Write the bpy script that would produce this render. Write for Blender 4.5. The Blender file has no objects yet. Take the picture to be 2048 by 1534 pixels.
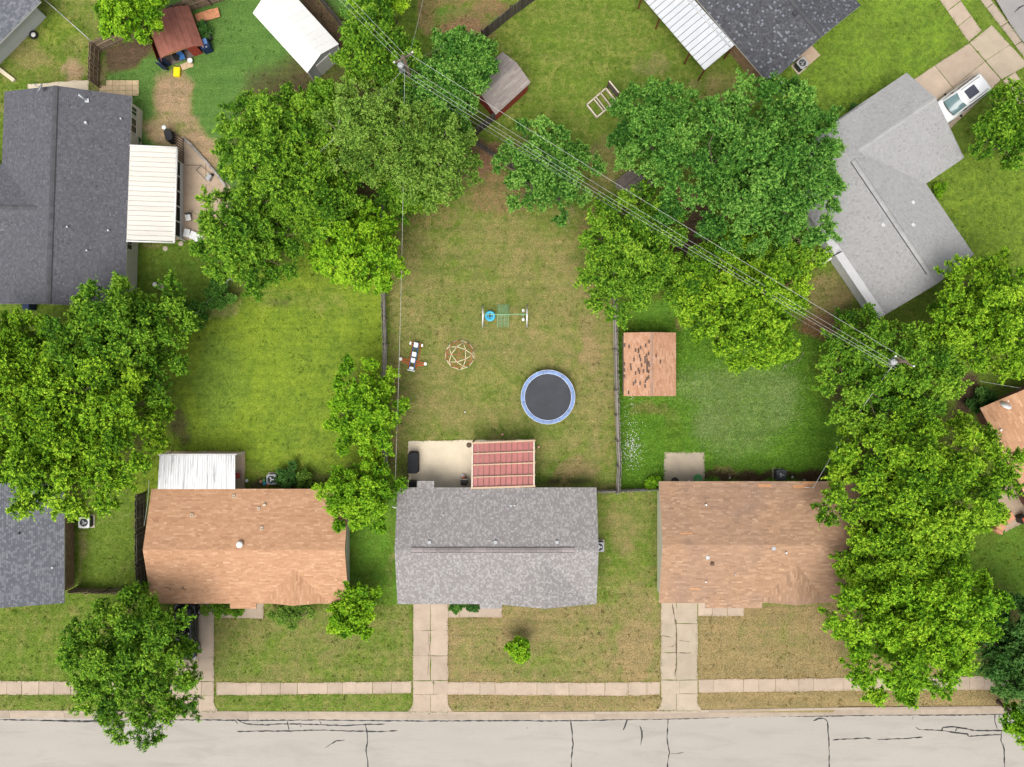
import bpy, math, random
import numpy as np
from mathutils import Vector

# ------------------------------------------------------------------ camera, sky, sun, exposure
S = bpy.context.scene
CH, CF = 66.0, 1650.0            # camera height (m), focal length in photo pixels (2048 wide)
cam_d = bpy.data.cameras.new('camera'); cam = bpy.data.objects.new('camera', cam_d)
S.collection.objects.link(cam); S.camera = cam
cam.location = (0, 0, CH); cam.rotation_euler = (0, 0, 0)
cam_d.sensor_width = 36.0; cam_d.lens = 36.0 * CF / 2048.0
KS = 1.0074                      # plan scale of the surveyed house corners
cam_d.clip_start = 0.5; cam_d.clip_end = 2000.0

SUN_EL, SUN_AZ = math.radians(66), math.radians(200)     # azimuth clockwise from +Y (up in the picture)
world = bpy.data.worlds.new('World'); S.world = world; world.use_nodes = True
wn, wl = world.node_tree.nodes, world.node_tree.links
sky = wn.new('ShaderNodeTexSky'); sky.sky_type = 'NISHITA'; sky.sun_disc = False
sky.sun_elevation = SUN_EL; sky.sun_rotation = SUN_AZ; sky.air_density = 1.0; sky.dust_density = 4.0
hsv = wn.new('ShaderNodeHueSaturation'); hsv.inputs['Saturation'].default_value = 0.30
wl.new(sky.outputs[0], hsv.inputs['Color']); wl.new(hsv.outputs[0], wn['Background'].inputs[0])
wn['Background'].inputs[1].default_value = 0.122

sd = bpy.data.lights.new('sun', 'SUN'); so = bpy.data.objects.new('sun', sd); S.collection.objects.link(so)
sd.energy = 1.8; sd.angle = math.radians(42); sd.color = (1.0, 0.96, 0.9)
dirv = Vector((math.sin(SUN_AZ) * math.cos(SUN_EL), math.cos(SUN_AZ) * math.cos(SUN_EL), math.sin(SUN_EL)))
so.rotation_euler = dirv.to_track_quat('Z', 'Y').to_euler(); so.location = (0, -30, 60)
S.view_settings.view_transform = 'Standard'; S.view_settings.look = 'None'
S.view_settings.exposure = 0.62; S.view_settings.gamma = 1.0; S.view_settings.use_curve_mapping = False
S.render.engine = 'CYCLES'; S.cycles.max_bounces = 6; S.cycles.diffuse_bounces = 2
S.cycles.transparent_max_bounces = 6; S.cycles.use_denoising = True

# ------------------------------------------------------------------ helpers
C = S.collection
R = random.Random(7)
LOC = {}                                                    # world location of an object (no rotations on parents)

def W(px, py, z=0.0):
    """ground/plan position of a photo pixel for a point that lies z metres above the lawn"""
    s = (CH - z) / CF
    return ((px - 1024.0) * s, (767.0 - py) * s, z)

def V2(p): return np.array(p[:2], float)

def tag(o, label=None, cat=None, group=None, kind=None):
    if label: o['label'] = label
    if cat: o['category'] = cat
    if group: o['group'] = group
    if kind: o['kind'] = kind
    return o

def thing(name, loc, label=None, cat=None, group=None, kind=None):
    o = bpy.data.objects.new(name, None); C.objects.link(o)
    o.empty_display_size = 0.3; o.location = loc; LOC[o.name] = np.array(loc, float)
    return tag(o, label, cat, group, kind)

def link_mesh(name, me, parent=None, loc=None, rz=0.0):
    o = bpy.data.objects.new(name, me); C.objects.link(o)
    if parent is not None: o.parent = parent
    if loc is not None: o.location = loc
    if rz: o.rotation_euler = (0, 0, rz)
    base = LOC[parent.name] if parent is not None else np.zeros(3)
    LOC[o.name] = base + np.array(loc if loc is not None else (0, 0, 0), float)
    return o

class MB:
    def __init__(self): self.v = []; self.f = []; self.sm = []
    def add(self, vs, fs, smooth=False):
        k = len(self.v); self.v += [tuple(map(float, p)) for p in vs]
        self.f += [tuple(i + k for i in f) for f in fs]; self.sm += [smooth] * len(fs); return self
    def box(self, c, s, rz=0.0, tilt=0.0):
        hx, hy, hz = s[0] / 2, s[1] / 2, s[2] / 2; cs, sn = math.cos(rz), math.sin(rz)
        vs = []
        for x, y, z in ((-hx, -hy, -hz), (hx, -hy, -hz), (hx, hy, -hz), (-hx, hy, -hz), (-hx, -hy, hz), (hx, -hy, hz), (hx, hy, hz), (-hx, hy, hz)):
            z2 = z + x * math.tan(tilt)
            vs.append((c[0] + x * cs - y * sn, c[1] + x * sn + y * cs, c[2] + z2))
        return self.add(vs, [(3, 2, 1, 0), (4, 5, 6, 7), (0, 1, 5, 4), (1, 2, 6, 5), (2, 3, 7, 6), (3, 0, 4, 7)])
    def rbox(self, c, s, rz=0.0, r=0.05, n=3, taper=1.0):
        """box with rounded plan corners; taper scales the top"""
        pts = []
        for (sx, sy, a0) in ((1, 1, 0), (-1, 1, 90), (-1, -1, 180), (1, -1, 270)):
            for k in range(n + 1):
                a = math.radians(a0 + 90 * k / n)
                pts.append((sx * (s[0] / 2 - r) + r * math.cos(a), sy * (s[1] / 2 - r) + r * math.sin(a)))
        cs, sn = math.cos(rz), math.sin(rz); N = len(pts); e = min(0.03, s[2] * .2)
        vs = []
        for z, k in ((-s[2] / 2, 1.0), (s[2] / 2 - e, taper), (s[2] / 2, taper * (1 - 1.2 * e / max(min(s[0], s[1]), .01)))):
            for x, y in pts: vs.append((c[0] + (x * cs - y * sn) * k, c[1] + (x * sn + y * cs) * k, c[2] + z))
        fs = [tuple(range(N - 1, -1, -1)), tuple(range(2 * N, 3 * N))]
        for j in range(2):
            for i in range(N): fs.append((j * N + i, j * N + (i + 1) % N, (j + 1) * N + (i + 1) % N, (j + 1) * N + i))
        return self.add(vs, fs)
    def prism(self, poly, z0, z1, slope=None):
        n = len(poly); vs = [(p[0], p[1], z0) for p in poly] + [(p[0], p[1], z1) for p in poly]
        fs = [tuple(range(n - 1, -1, -1)), tuple(range(n, 2 * n))] + [(i, (i + 1) % n, n + (i + 1) % n, n + i) for i in range(n)]
        return self.add(vs, fs)
    def slab(self, quad, th):
        """solid plate: top quad (ccw from above) thickened straight down"""
        n = len(quad); vs = list(quad) + [(p[0], p[1], p[2] - th) for p in quad]
        fs = [tuple(range(n)), tuple(range(2 * n - 1, n - 1, -1))] + [((i + 1) % n, i, n + i, n + (i + 1) % n) for i in range(n)]
        return self.add(vs, fs)
    def tube(self, pts, r, n=6, cap=True):
        pts = [np.array(p, float) for p in pts]; m = len(pts)
        rs = r if isinstance(r, (list, tuple)) else [r] * m
        vs = []; prev = None
        for i in range(m):
            d = pts[min(i + 1, m - 1)] - pts[max(i - 1, 0)]; d = d / (np.linalg.norm(d) + 1e-9)
            ref = np.array((0, 0, 1.0)) if abs(d[2]) < .9 else np.array((1.0, 0, 0))
            if prev is not None: ref = prev
            u = ref - d * ref.dot(d); u /= np.linalg.norm(u) + 1e-9; w = np.cross(d, u); prev = u
            for k in range(n):
                a = 2 * math.pi * k / n; vs.append(pts[i] + rs[i] * (u * math.cos(a) + w * math.sin(a)))
        fs = [(i * n + k, i * n + (k + 1) % n, (i + 1) * n + (k + 1) % n, (i + 1) * n + k) for i in range(m - 1) for k in range(n)]
        if cap: fs += [tuple(range(n - 1, -1, -1)), tuple(range((m - 1) * n, m * n))]
        return self.add(vs, fs, n > 5)
    def cyl(self, c, r, h, n=16, r2=None):
        r2 = r if r2 is None else r2
        vs = [(c[0] + r * math.cos(2 * math.pi * k / n), c[1] + r * math.sin(2 * math.pi * k / n), c[2]) for k in range(n)]
        vs += [(c[0] + r2 * math.cos(2 * math.pi * k / n), c[1] + r2 * math.sin(2 * math.pi * k / n), c[2] + h) for k in range(n)]
        return self.add(vs, [tuple(range(n - 1, -1, -1)), tuple(range(n, 2 * n))] + [(k, (k + 1) % n, n + (k + 1) % n, n + k) for k in range(n)])
    def lathe(self, c, prof, n=16, smooth=True):
        """profile of (radius, z) pairs about a vertical axis"""
        vs = []; m = len(prof)
        for r, z in prof:
            for k in range(n): vs.append((c[0] + r * math.cos(2 * math.pi * k / n), c[1] + r * math.sin(2 * math.pi * k / n), c[2] + z))
        fs = [(i * n + k, i * n + (k + 1) % n, (i + 1) * n + (k + 1) % n, (i + 1) * n + k) for i in range(m - 1) for k in range(n)]
        fs += [tuple(range(n - 1, -1, -1)), tuple(range((m - 1) * n, m * n))]
        return self.add(vs, fs, smooth)
    def ball(self, c, r, n=10, sz=1.0):
        m = n // 2 + 1
        prof = [(max(r * math.sin(math.pi * i / (m - 1)), .001), -r * sz * math.cos(math.pi * i / (m - 1))) for i in range(m)]
        return self.lathe(c, prof, n)
    def loft(self, rings, smooth=True):
        n = len(rings[0]); vs = [p for r in rings for p in r]
        fs = [(i * n + k, i * n + (k + 1) % n, (i + 1) * n + (k + 1) % n, (i + 1) * n + k) for i in range(len(rings) - 1) for k in range(n)]
        fs += [tuple(range(n - 1, -1, -1)), tuple(range((len(rings) - 1) * n, len(rings) * n))]
        return self.add(vs, fs, smooth)
    def build(self, name, mat, parent=None, label=None, cat=None, group=None, kind=None):
        v = np.array(self.v, float)
        if parent is None:
            o = np.array(((v[:, 0].min() + v[:, 0].max()) / 2, (v[:, 1].min() + v[:, 1].max()) / 2, v[:, 2].min())); rel = v - o; loc = tuple(o)
        else:
            rel = v - LOC[parent.name]; loc = None
        me = bpy.data.meshes.new(name); me.from_pydata(rel.tolist(), [], self.f)
        me.polygons.foreach_set('use_smooth', self.sm)
        me.materials.append(M[mat] if isinstance(mat, str) else mat); me.update()
        return tag(link_mesh(name, me, parent, loc), label, cat, group, kind)

def np_mesh(name, verts, nper, mat, tone=None, extra=None):
    """fast mesh of separate n-gons (all with nper corners), optional face float attribute 'tone'"""
    verts = np.asarray(verts, np.float32).reshape(-1, 3); nv = len(verts); nf = nv // nper
    me = bpy.data.meshes.new(name); me.vertices.add(nv); me.vertices.foreach_set('co', verts.ravel())
    me.loops.add(nv); me.loops.foreach_set('vertex_index', np.arange(nv, dtype=np.int32))
    me.polygons.add(nf); me.polygons.foreach_set('loop_start', np.arange(0, nv, nper, dtype=np.int32))
    try: me.polygons.foreach_set('loop_total', np.full(nf, nper, np.int32))
    except Exception: pass
    me.update(calc_edges=True)
    if tone is not None:
        at = me.attributes.new('tone', 'FLOAT', 'FACE'); at.data.foreach_set('value', np.asarray(tone, np.float32))
    if extra:
        for nm, arr in extra.items():
            at = me.attributes.new(nm, 'FLOAT_COLOR', 'POINT'); at.data.foreach_set('color', np.asarray(arr, np.float32).ravel())
    me.materials.append(M[mat] if isinstance(mat, str) else mat)
    return me

# ------------------------------------------------------------------ materials
M = {}
def nodes_of(name):
    m = bpy.data.materials.new(name); m.use_nodes = True; M[name] = m
    n, l = m.node_tree.nodes, m.node_tree.links
    return m, n, l, n['Principled BSDF']

def mixc(n, l, fac, a, b, mode='MIX'):
    x = n.new('ShaderNodeMix'); x.data_type = 'RGBA'; x.blend_type = mode
    for sock, val in ((0, fac), (6, a), (7, b)):
        if hasattr(val, 'is_output'): l.new(val, x.inputs[sock])
        else: x.inputs[sock].default_value = val if sock == 0 else (*val[:3], 1.0)
    return x.outputs[2]

def noise(n, l, vec, scale, detail=4, rough=.6, dist=0.0):
    t = n.new('ShaderNodeTexNoise'); t.inputs['Scale'].default_value = scale; t.inputs['Detail'].default_value = detail
    t.inputs['Roughness'].default_value = rough; t.inputs['Distortion'].default_value = dist
    l.new(vec, t.inputs['Vector']); return t.outputs['Fac']

def ramp(n, l, fac, stops, interp='LINEAR'):
    r = n.new('ShaderNodeValToRGB'); r.color_ramp.interpolation = interp
    e = r.color_ramp.elements
    while len(e) < len(stops): e.new(0.5)
    for i, (p, c) in enumerate(stops): e[i].position = p; e[i].color = (*c[:3], 1) if len(c) >= 3 else (c[0],) * 3 + (1,)
    l.new(fac, r.inputs[0]); return r.outputs[0]

def math_n(n, l, op, a, b=None, clamp=False):
    x = n.new('ShaderNodeMath'); x.operation = op; x.use_clamp = clamp
    for i, v in enumerate((a, b)):
        if v is None: continue
        if hasattr(v, 'is_output'): l.new(v, x.inputs[i])
        else: x.inputs[i].default_value = v
    return x.outputs[0]

def pmat(name, col, rough=.75, var=.18, scale=3.0, fine=0.10, fscale=30.0, bump=0.0, metal=0.0, spec=.3, rnd=0.0, stretch=None, trans=0.0, dirt=None):
    m, n, l, b = nodes_of(name)
    pos = n.new('ShaderNodeNewGeometry').outputs['Position']; vec = pos
    if stretch:
        mp = n.new('ShaderNodeMapping'); mp.inputs['Scale'].default_value = stretch; l.new(pos, mp.inputs['Vector']); vec = mp.outputs[0]
    c = np.array(col)
    f = noise(n, l, vec, scale, 5, .6)
    f = ramp(n, l, f, [(.3, (0, 0, 0)), (.7, (1, 1, 1))])
    out = mixc(n, l, f, tuple(c * (1 - var)), tuple(np.minimum(c * (1 + var), .95)))
    f2 = noise(n, l, vec, fscale, 3, .7)
    out = mixc(n, l, ramp(n, l, f2, [(.35, (1 - fine * 2,) * 3), (.65, (1 + fine,) * 3)]), (0, 0, 0), (1, 1, 1)) if False else out
    g = ramp(n, l, f2, [(.3, (1 - 2 * fine,) * 3), (.7, (1, 1, 1))])
    out = mixc(n, l, 1.0, out, g, 'MULTIPLY')
    if dirt:
        f3 = noise(n, l, vec, dirt[1], 6, .65, .6)
        out = mixc(n, l, ramp(n, l, f3, [(dirt[2], (0, 0, 0)), (dirt[2] + .18, (dirt[3],) * 3)]), out, dirt[0])
    if rnd:
        oi = n.new('ShaderNodeObjectInfo').outputs['Random']
        out = mixc(n, l, 1.0, out, ramp(n, l, oi, [(0, (1 - rnd,) * 3), (1, (1, 1, 1))]), 'MULTIPLY')
    l.new(out, b.inputs['Base Color'])
    b.inputs['Roughness'].default_value = rough; b.inputs['Metallic'].default_value = metal
    b.inputs['Specular IOR Level'].default_value = spec
    if trans: b.inputs['Transmission Weight'].default_value = trans
    if bump:
        bp = n.new('ShaderNodeBump'); bp.inputs['Strength'].default_value = .6; bp.inputs['Distance'].default_value = bump
        l.new(f2, bp.inputs['Height']); l.new(bp.outputs[0], b.inputs['Normal'])
    return m

def tonemat(name, stops, rough=.9, grain=.25, gscale=60.0, spec=.2, wear=None):
    """per-piece 'tone' attribute -> colour ramp, with grain"""
    m, n, l, b = nodes_of(name)
    at = n.new('ShaderNodeAttribute'); at.attribute_name = 'tone'
    pos = n.new('ShaderNodeNewGeometry').outputs['Position']
    out = ramp(n, l, at.outputs['Fac'], stops)
    g = noise(n, l, pos, gscale, 3, .7)
    out = mixc(n, l, 1.0, out, ramp(n, l, g, [(.25, (1 - grain,) * 3), (.75, (1, 1, 1))]), 'MULTIPLY')
    if wear:
        f3 = noise(n, l, pos, wear[1], 5, .6, .4)
        out = mixc(n, l, ramp(n, l, f3, [(wear[2], (0, 0, 0)), (wear[2] + .25, (wear[3],) * 3)]), out, wear[0])
    l.new(out, b.inputs['Base Color']); b.inputs['Roughness'].default_value = rough; b.inputs['Specular IOR Level'].default_value = spec
    return m

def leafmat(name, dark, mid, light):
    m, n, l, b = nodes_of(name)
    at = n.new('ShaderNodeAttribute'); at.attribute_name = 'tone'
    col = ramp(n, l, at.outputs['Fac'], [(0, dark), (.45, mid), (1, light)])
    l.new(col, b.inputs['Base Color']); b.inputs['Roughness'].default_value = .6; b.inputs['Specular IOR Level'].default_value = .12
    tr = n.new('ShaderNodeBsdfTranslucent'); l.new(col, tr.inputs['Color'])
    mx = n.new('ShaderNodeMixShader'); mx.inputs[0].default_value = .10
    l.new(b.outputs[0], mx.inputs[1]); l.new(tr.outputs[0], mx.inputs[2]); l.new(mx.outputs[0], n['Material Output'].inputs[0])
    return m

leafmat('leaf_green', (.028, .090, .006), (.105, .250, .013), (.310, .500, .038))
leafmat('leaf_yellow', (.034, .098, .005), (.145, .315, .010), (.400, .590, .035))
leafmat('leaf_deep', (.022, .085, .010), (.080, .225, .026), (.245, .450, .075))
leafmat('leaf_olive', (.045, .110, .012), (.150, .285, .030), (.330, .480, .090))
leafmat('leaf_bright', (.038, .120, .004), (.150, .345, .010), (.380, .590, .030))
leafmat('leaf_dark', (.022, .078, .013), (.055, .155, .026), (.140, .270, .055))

pmat('bark', (.16, .12, .085), .9, .3, 6, .2, 40, .02)
pmat('twig', (.34, .29, .24), .9, .2, 6, .15, 30)
pmat('road', (.395, .366, .322), .85, .06, .35, .12, 55, .004, stretch=(.22, 1, 1), dirt=((.25, .235, .21), .8, .50, .45))
pmat('tar', (.018, .019, .022), .55, .2, 4, .1, 30)
pmat('concrete', (.475, .375, .285), .85, .10, .9, .10, 45, .004, rnd=.14, dirt=((.30, .235, .18), 1.1, .55, .45))
pmat('concrete_light', (.70, .60, .45), .85, .10, .8, .08, 45, .004, rnd=.05, dirt=((.42, .30, .18), .8, .60, .5))
pmat('concrete_grey', (.45, .37, .275), .85, .10, .9, .10, 45, .004, rnd=.12, dirt=((.28, .25, .21), 1.0, .54, .5))
pmat('concrete_tan', (.47, .36, .26), .85, .12, .8, .12, 40, .004, rnd=.1, dirt=((.25, .18, .13), .9, .52, .5))
pmat('kerb', (.44, .36, .28), .85, .10, 1.4, .12, 40, .004, rnd=.2, dirt=((.25, .21, .17), 1.5, .55, .4))
pmat('siding_cream', (.62, .58, .48), .7, .06, 2, .05, 30)
pmat('siding_white', (.66, .67, .66), .65, .06, 2, .05, 30)
pmat('siding_grey', (.52, .54, .55), .65, .06, 2, .06, 30)
pmat('siding_pale', (.72, .70, .56), .7, .05, 2, .05, 30)
pmat('trim_white', (.74, .73, .70), .5, .05, 5, .05, 30)
pmat('trim_brown', (.12, .07, .045), .7, .2, 5, .1, 30)
pmat('trim_dark', (.05, .05, .055), .6, .1, 5, .1, 30)
pmat('glass_dark', (.018, .022, .026), .12, .1, 2, .0, 30, spec=.6)
pmat('screen_mesh', (.016, .014, .013), .8, .2, 6, .2, 60)
pmat('door_paint', (.30, .09, .06), .5, .1, 3, .05, 30)
pmat('picket', (.40, .30, .205), .9, .28, 2.5, .22, 25, .006, rnd=.45, stretch=(6, 6, 1))
pmat('picket_grey', (.54, .49, .43), .9, .28, 2.5, .25, 25, .006, rnd=.5, stretch=(6, 6, 1))
pmat('picket_dark', (.17, .145, .125), .9, .3, 2.5, .25, 25, .006, rnd=.5, stretch=(6, 6, 1))
pmat('lumber', (.60, .42, .28), .75, .12, 3, .12, 30, rnd=.12)
pmat('lumber_pale', (.72, .62, .50), .8, .12, 3, .12, 30, rnd=.1)
pmat('galv', (.60, .62, .64), .45, .06, 1.5, .06, 25, metal=.25, rnd=.06)
pmat('metal_white', (.80, .79, .765), .4, .05, 1.0, .04, 25, spec=.4, rnd=.05)
pmat('metal_cream', (.70, .665, .60), .5, .07, 1.4, .10, 12, spec=.4, rnd=.10, stretch=(.5, 6, 1), dirt=((.42, .36, .29), 1.6, .55, .45))
pmat('metal_streak', (.80, .80, .80), .4, .05, 1.0, .05, 20, spec=.4, rnd=.08, stretch=(8, .35, 1), dirt=((.10, .09, .085), .9, .53, .85))
pmat('steel', (.38, .39, .40), .4, .1, 5, .1, 30, metal=.5)
pmat('rust_post', (.20, .060, .030), .8, .3, 6, .2, 30)
pmat('red_panel', (.36, .105, .090), .35, .10, 1.2, .05, 30, spec=.5, rnd=.10, dirt=((.30, .085, .095), 1.1, .56, .6))
pmat('red_roof', (.36, .135, .095), .75, .18, 2, .16, 30, rnd=.18, stretch=(1, 1, 1), dirt=((.13, .06, .05), 1.6, .55, .5))
pmat('red_wall', (.35, .055, .040), .7, .15, 3, .1, 30, rnd=.1)
pmat('navy', (.012, .026, .085), .6, .15, 3, .1, 30)
pmat('blue_plastic', (.10, .19, .38), .5, .08, 3, .05, 30)
pmat('blue_frame', (.04, .14, .36), .4, .08, 3, .05, 30)
pmat('cyan_plastic', (.06, .44, .66), .45, .08, 3, .05, 30)
pmat('pale_blue', (.20, .30, .54), .6, .25, 3.0, .12, 12, dirt=((.13, .15, .22), 2.2, .50, .85))
pmat('pad_white', (.74, .80, .90), .6, .06, 3, .06, 20)
pmat('mat_black', (.055, .058, .066), .9, .16, .8, .08, 40)
pmat('black_cover', (.018, .019, .022), .75, .2, 4, .1, 25, bump=.02)
pmat('black_plastic', (.020, .020, .022), .45, .1, 4, .1, 25)
pmat('white_plastic', (.80, .80, .79), .45, .04, 4, .04, 25)
pmat('yellow_plastic', (.85, .62, .01), .45, .05, 4, .04, 25)
pmat('play_red', (.62, .11, .04), .45, .08, 4, .05, 25)
pmat('play_cream', (.80, .72, .46), .45, .05, 4, .04, 25)
pmat('play_green', (.22, .46, .26), .5, .08, 4, .05, 25)
pmat('terracotta', (.62, .30, .18), .8, .1, 4, .1, 25)
pmat('hose_green', (.14, .46, .16), .5, .2, 8, .1, 25)
pmat('rubber', (.020, .020, .020), .8, .1, 4, .1, 25)
pmat('paint_white', (.80, .80, .80), .22, .02, 1, .0, 25, spec=.5)
pmat('paint_black', (.006, .006, .008), .12, .05, 1, .0, 25, spec=.6)
pmat('windshield', (.13, .21, .22), .08, .1, 1, .0, 25, spec=.7)
pmat('sunroof', (.060, .065, .085), .15, .05, 1, .0, 25, spec=.6)
pmat('wire_white', (.50, .50, .48), .6, .05, 4, .0, 25)
pmat('wire_dark', (.20, .20, .20), .6, .05, 4, .0, 25)
pmat('pole_wood', (.15, .115, .085), .9, .2, 4, .2, 30)
pmat('ceramic', (.75, .74, .72), .4, .05, 4, .0, 25)
pmat('ac_grey', (.36, .37, .38), .5, .06, 4, .05, 25)
pmat('ac_dark', (.045, .048, .055), .5, .1, 4, .05, 25)
pmat('brick_tan', (.42, .27, .16), .9, .15, 3, .15, 30, rnd=.3)
pmat('brick_red', (.25, .125, .085), .9, .15, 3, .15, 30, rnd=.35)
pmat('mortar', (.42, .38, .33), .9, .1, 3, .15, 30)
pmat('plank_roof', (.20, .165, .145), .9, .2, 2, .2, 25, rnd=.3)
pmat('cardboard', (.55, .40, .25), .85, .1, 4, .1, 25)
pmat('copper_sheet', (.62, .27, .13), .4, .3, 4, .1, 25, spec=.6)
pmat('paver', (.62, .47, .29), .85, .12, 3, .12, 35, rnd=.2)
pmat('soil', (.16, .11, .08), .95, .25, 4, .2, 40)
pmat('flower', (.78, .74, .74), .7, .05, 4, .0, 25)
pmat('stone', (.55, .47, .37), .85, .12, 4, .12, 35)

tonemat('sh_grey', [(0, (.205, .192, .185)), (.45, (.268, .250, .243)), (.72, (.312, .294, .286)), (1, (.420, .402, .392))])
tonemat('sh_orange', [(0, (.385, .208, .118)), (.5, (.505, .284, .163)), (1, (.650, .415, .262))])
tonemat('sh_brown', [(0, (.285, .172, .108)), (.5, (.400, .246, .152)), (.9, (.525, .345, .222)), (1, (.58, .34, .18))], wear=((.20, .145, .125), .16, .50, .6))
tonemat('sh_slate', [(0, (.070, .072, .082)), (.5, (.115, .116, .130)), (1, (.180, .180, .200))])
tonemat('sh_charcoal', [(0, (.055, .057, .066)), (.6, (.095, .097, .108)), (.9, (.140, .144, .160)), (1, (.20, .215, .245))])
tonemat('sh_blue', [(0, (.095, .103, .120)), (.5, (.140, .148, .168)), (.9, (.200, .210, .232)), (1, (.27, .28, .30))])
tonemat('sh_pale', [(0, (.240, .240, .240)), (.4, (.335, .333, .328)), (1, (.400, .398, .392))])
tonemat('sh_shed', [(0, (.070, .048, .040)), (.10, (.095, .062, .050)), (.16, (.40, .21, .125)), (.6, (.50, .275, .165)), (1, (.56, .34, .23))])
tonemat('sh_weather', [(0, (.230, .195, .180)), (.5, (.310, .270, .245)), (1, (.42, .38, .345))], wear=((.15, .135, .135), .5, .55, .5))

# ------------------------------------------------------------------ ground cover map (what grows where, not how it is lit)
# kinds: 0 dry grass, 1 bare soil, 2 lush green, 3 yellow-green, 4 pale seeding weeds, 5 fallen leaves, 6 cool blue-green, 7 dark soil
BASE = [  # (polygon in photo pixels, {kind: amount})
    ([(-200, -200), (2300, -200), (2300, 1800), (-200, 1800)], {0: .22}),
    ([(180, -200), (700, -200), (640, 400), (430, 420), (200, 240)], {6: .95, 0: .05}),
    ([(-200, -200), (200, -200), (200, 230), (-200, 230)], {3: .25, 0: .35}),
    ([(200, 480), (480, 420), (780, 470), (772, 1000), (260, 1000)], {3: .58, 2: .12, 0: .16}),
    ([(250, 470), (460, 470), (460, 640), (250, 640)], {3: .15, 2: .35}),
    ([(772, 330), (1000, 300), (1230, 420), (1236, 985), (775, 985)], {0: .52, 3: .28}),
    ([(1236, 600), (1700, 600), (1700, 985), (1236, 985)], {2: .80, 0: .05}),
    ([(960, -200), (1460, -200), (1460, 420), (1100, 420), (960, 250)], {3: .28, 0: .30}),
    ([(1500, -200), (2100, -200), (1840, 170), (1700, 250), (1500, 180)], {3: .36, 2: .40, 0: .10}),
    ([(1840, 340), (2200, 200), (2200, 620), (1900, 620)], {3: .36, 2: .28, 0: .14}),
    ([(1580, 470), (1760, 470), (1780, 660), (1580, 660)], {0: .32, 2: .15}),
    ([(-200, 1205), (420, 1205), (420, 1430), (-200, 1430)], {3: .22, 0: .30}),
    ([(420, 1205), (826, 1205), (826, 1430), (420, 1430)], {2: .14, 0: .44}),
    ([(700, 985), (800, 985), (800, 1210), (700, 1210)], {2: .60}),
    ([(895, 1205), (1325, 1205), (1325, 1430), (895, 1430)], {0: .68, 3: .05}),
    ([(1192, 985), (1318, 985), (1318, 1215), (1192, 1215)], {0: .38, 3: .12}),
    ([(1394, 1205), (2200, 1205), (2200, 1430), (1394, 1430)], {0: .98}),
    ([(1900, 985), (2200, 985), (2200, 1360), (1900, 1360)], {2: .45, 0: .15}),
    ([(130, 1000), (290, 1000), (290, 1190), (130, 1190)], {2: .25, 0: .25}),
    ([(820, -200), (1090, -200), (960, 90), (840, 70)], {5: .55, 2: .2}),
    ([(-200, 1384), (830, 1384), (830, 1430), (-200, 1430)], {2: .10, 0: .34}),
]
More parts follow.
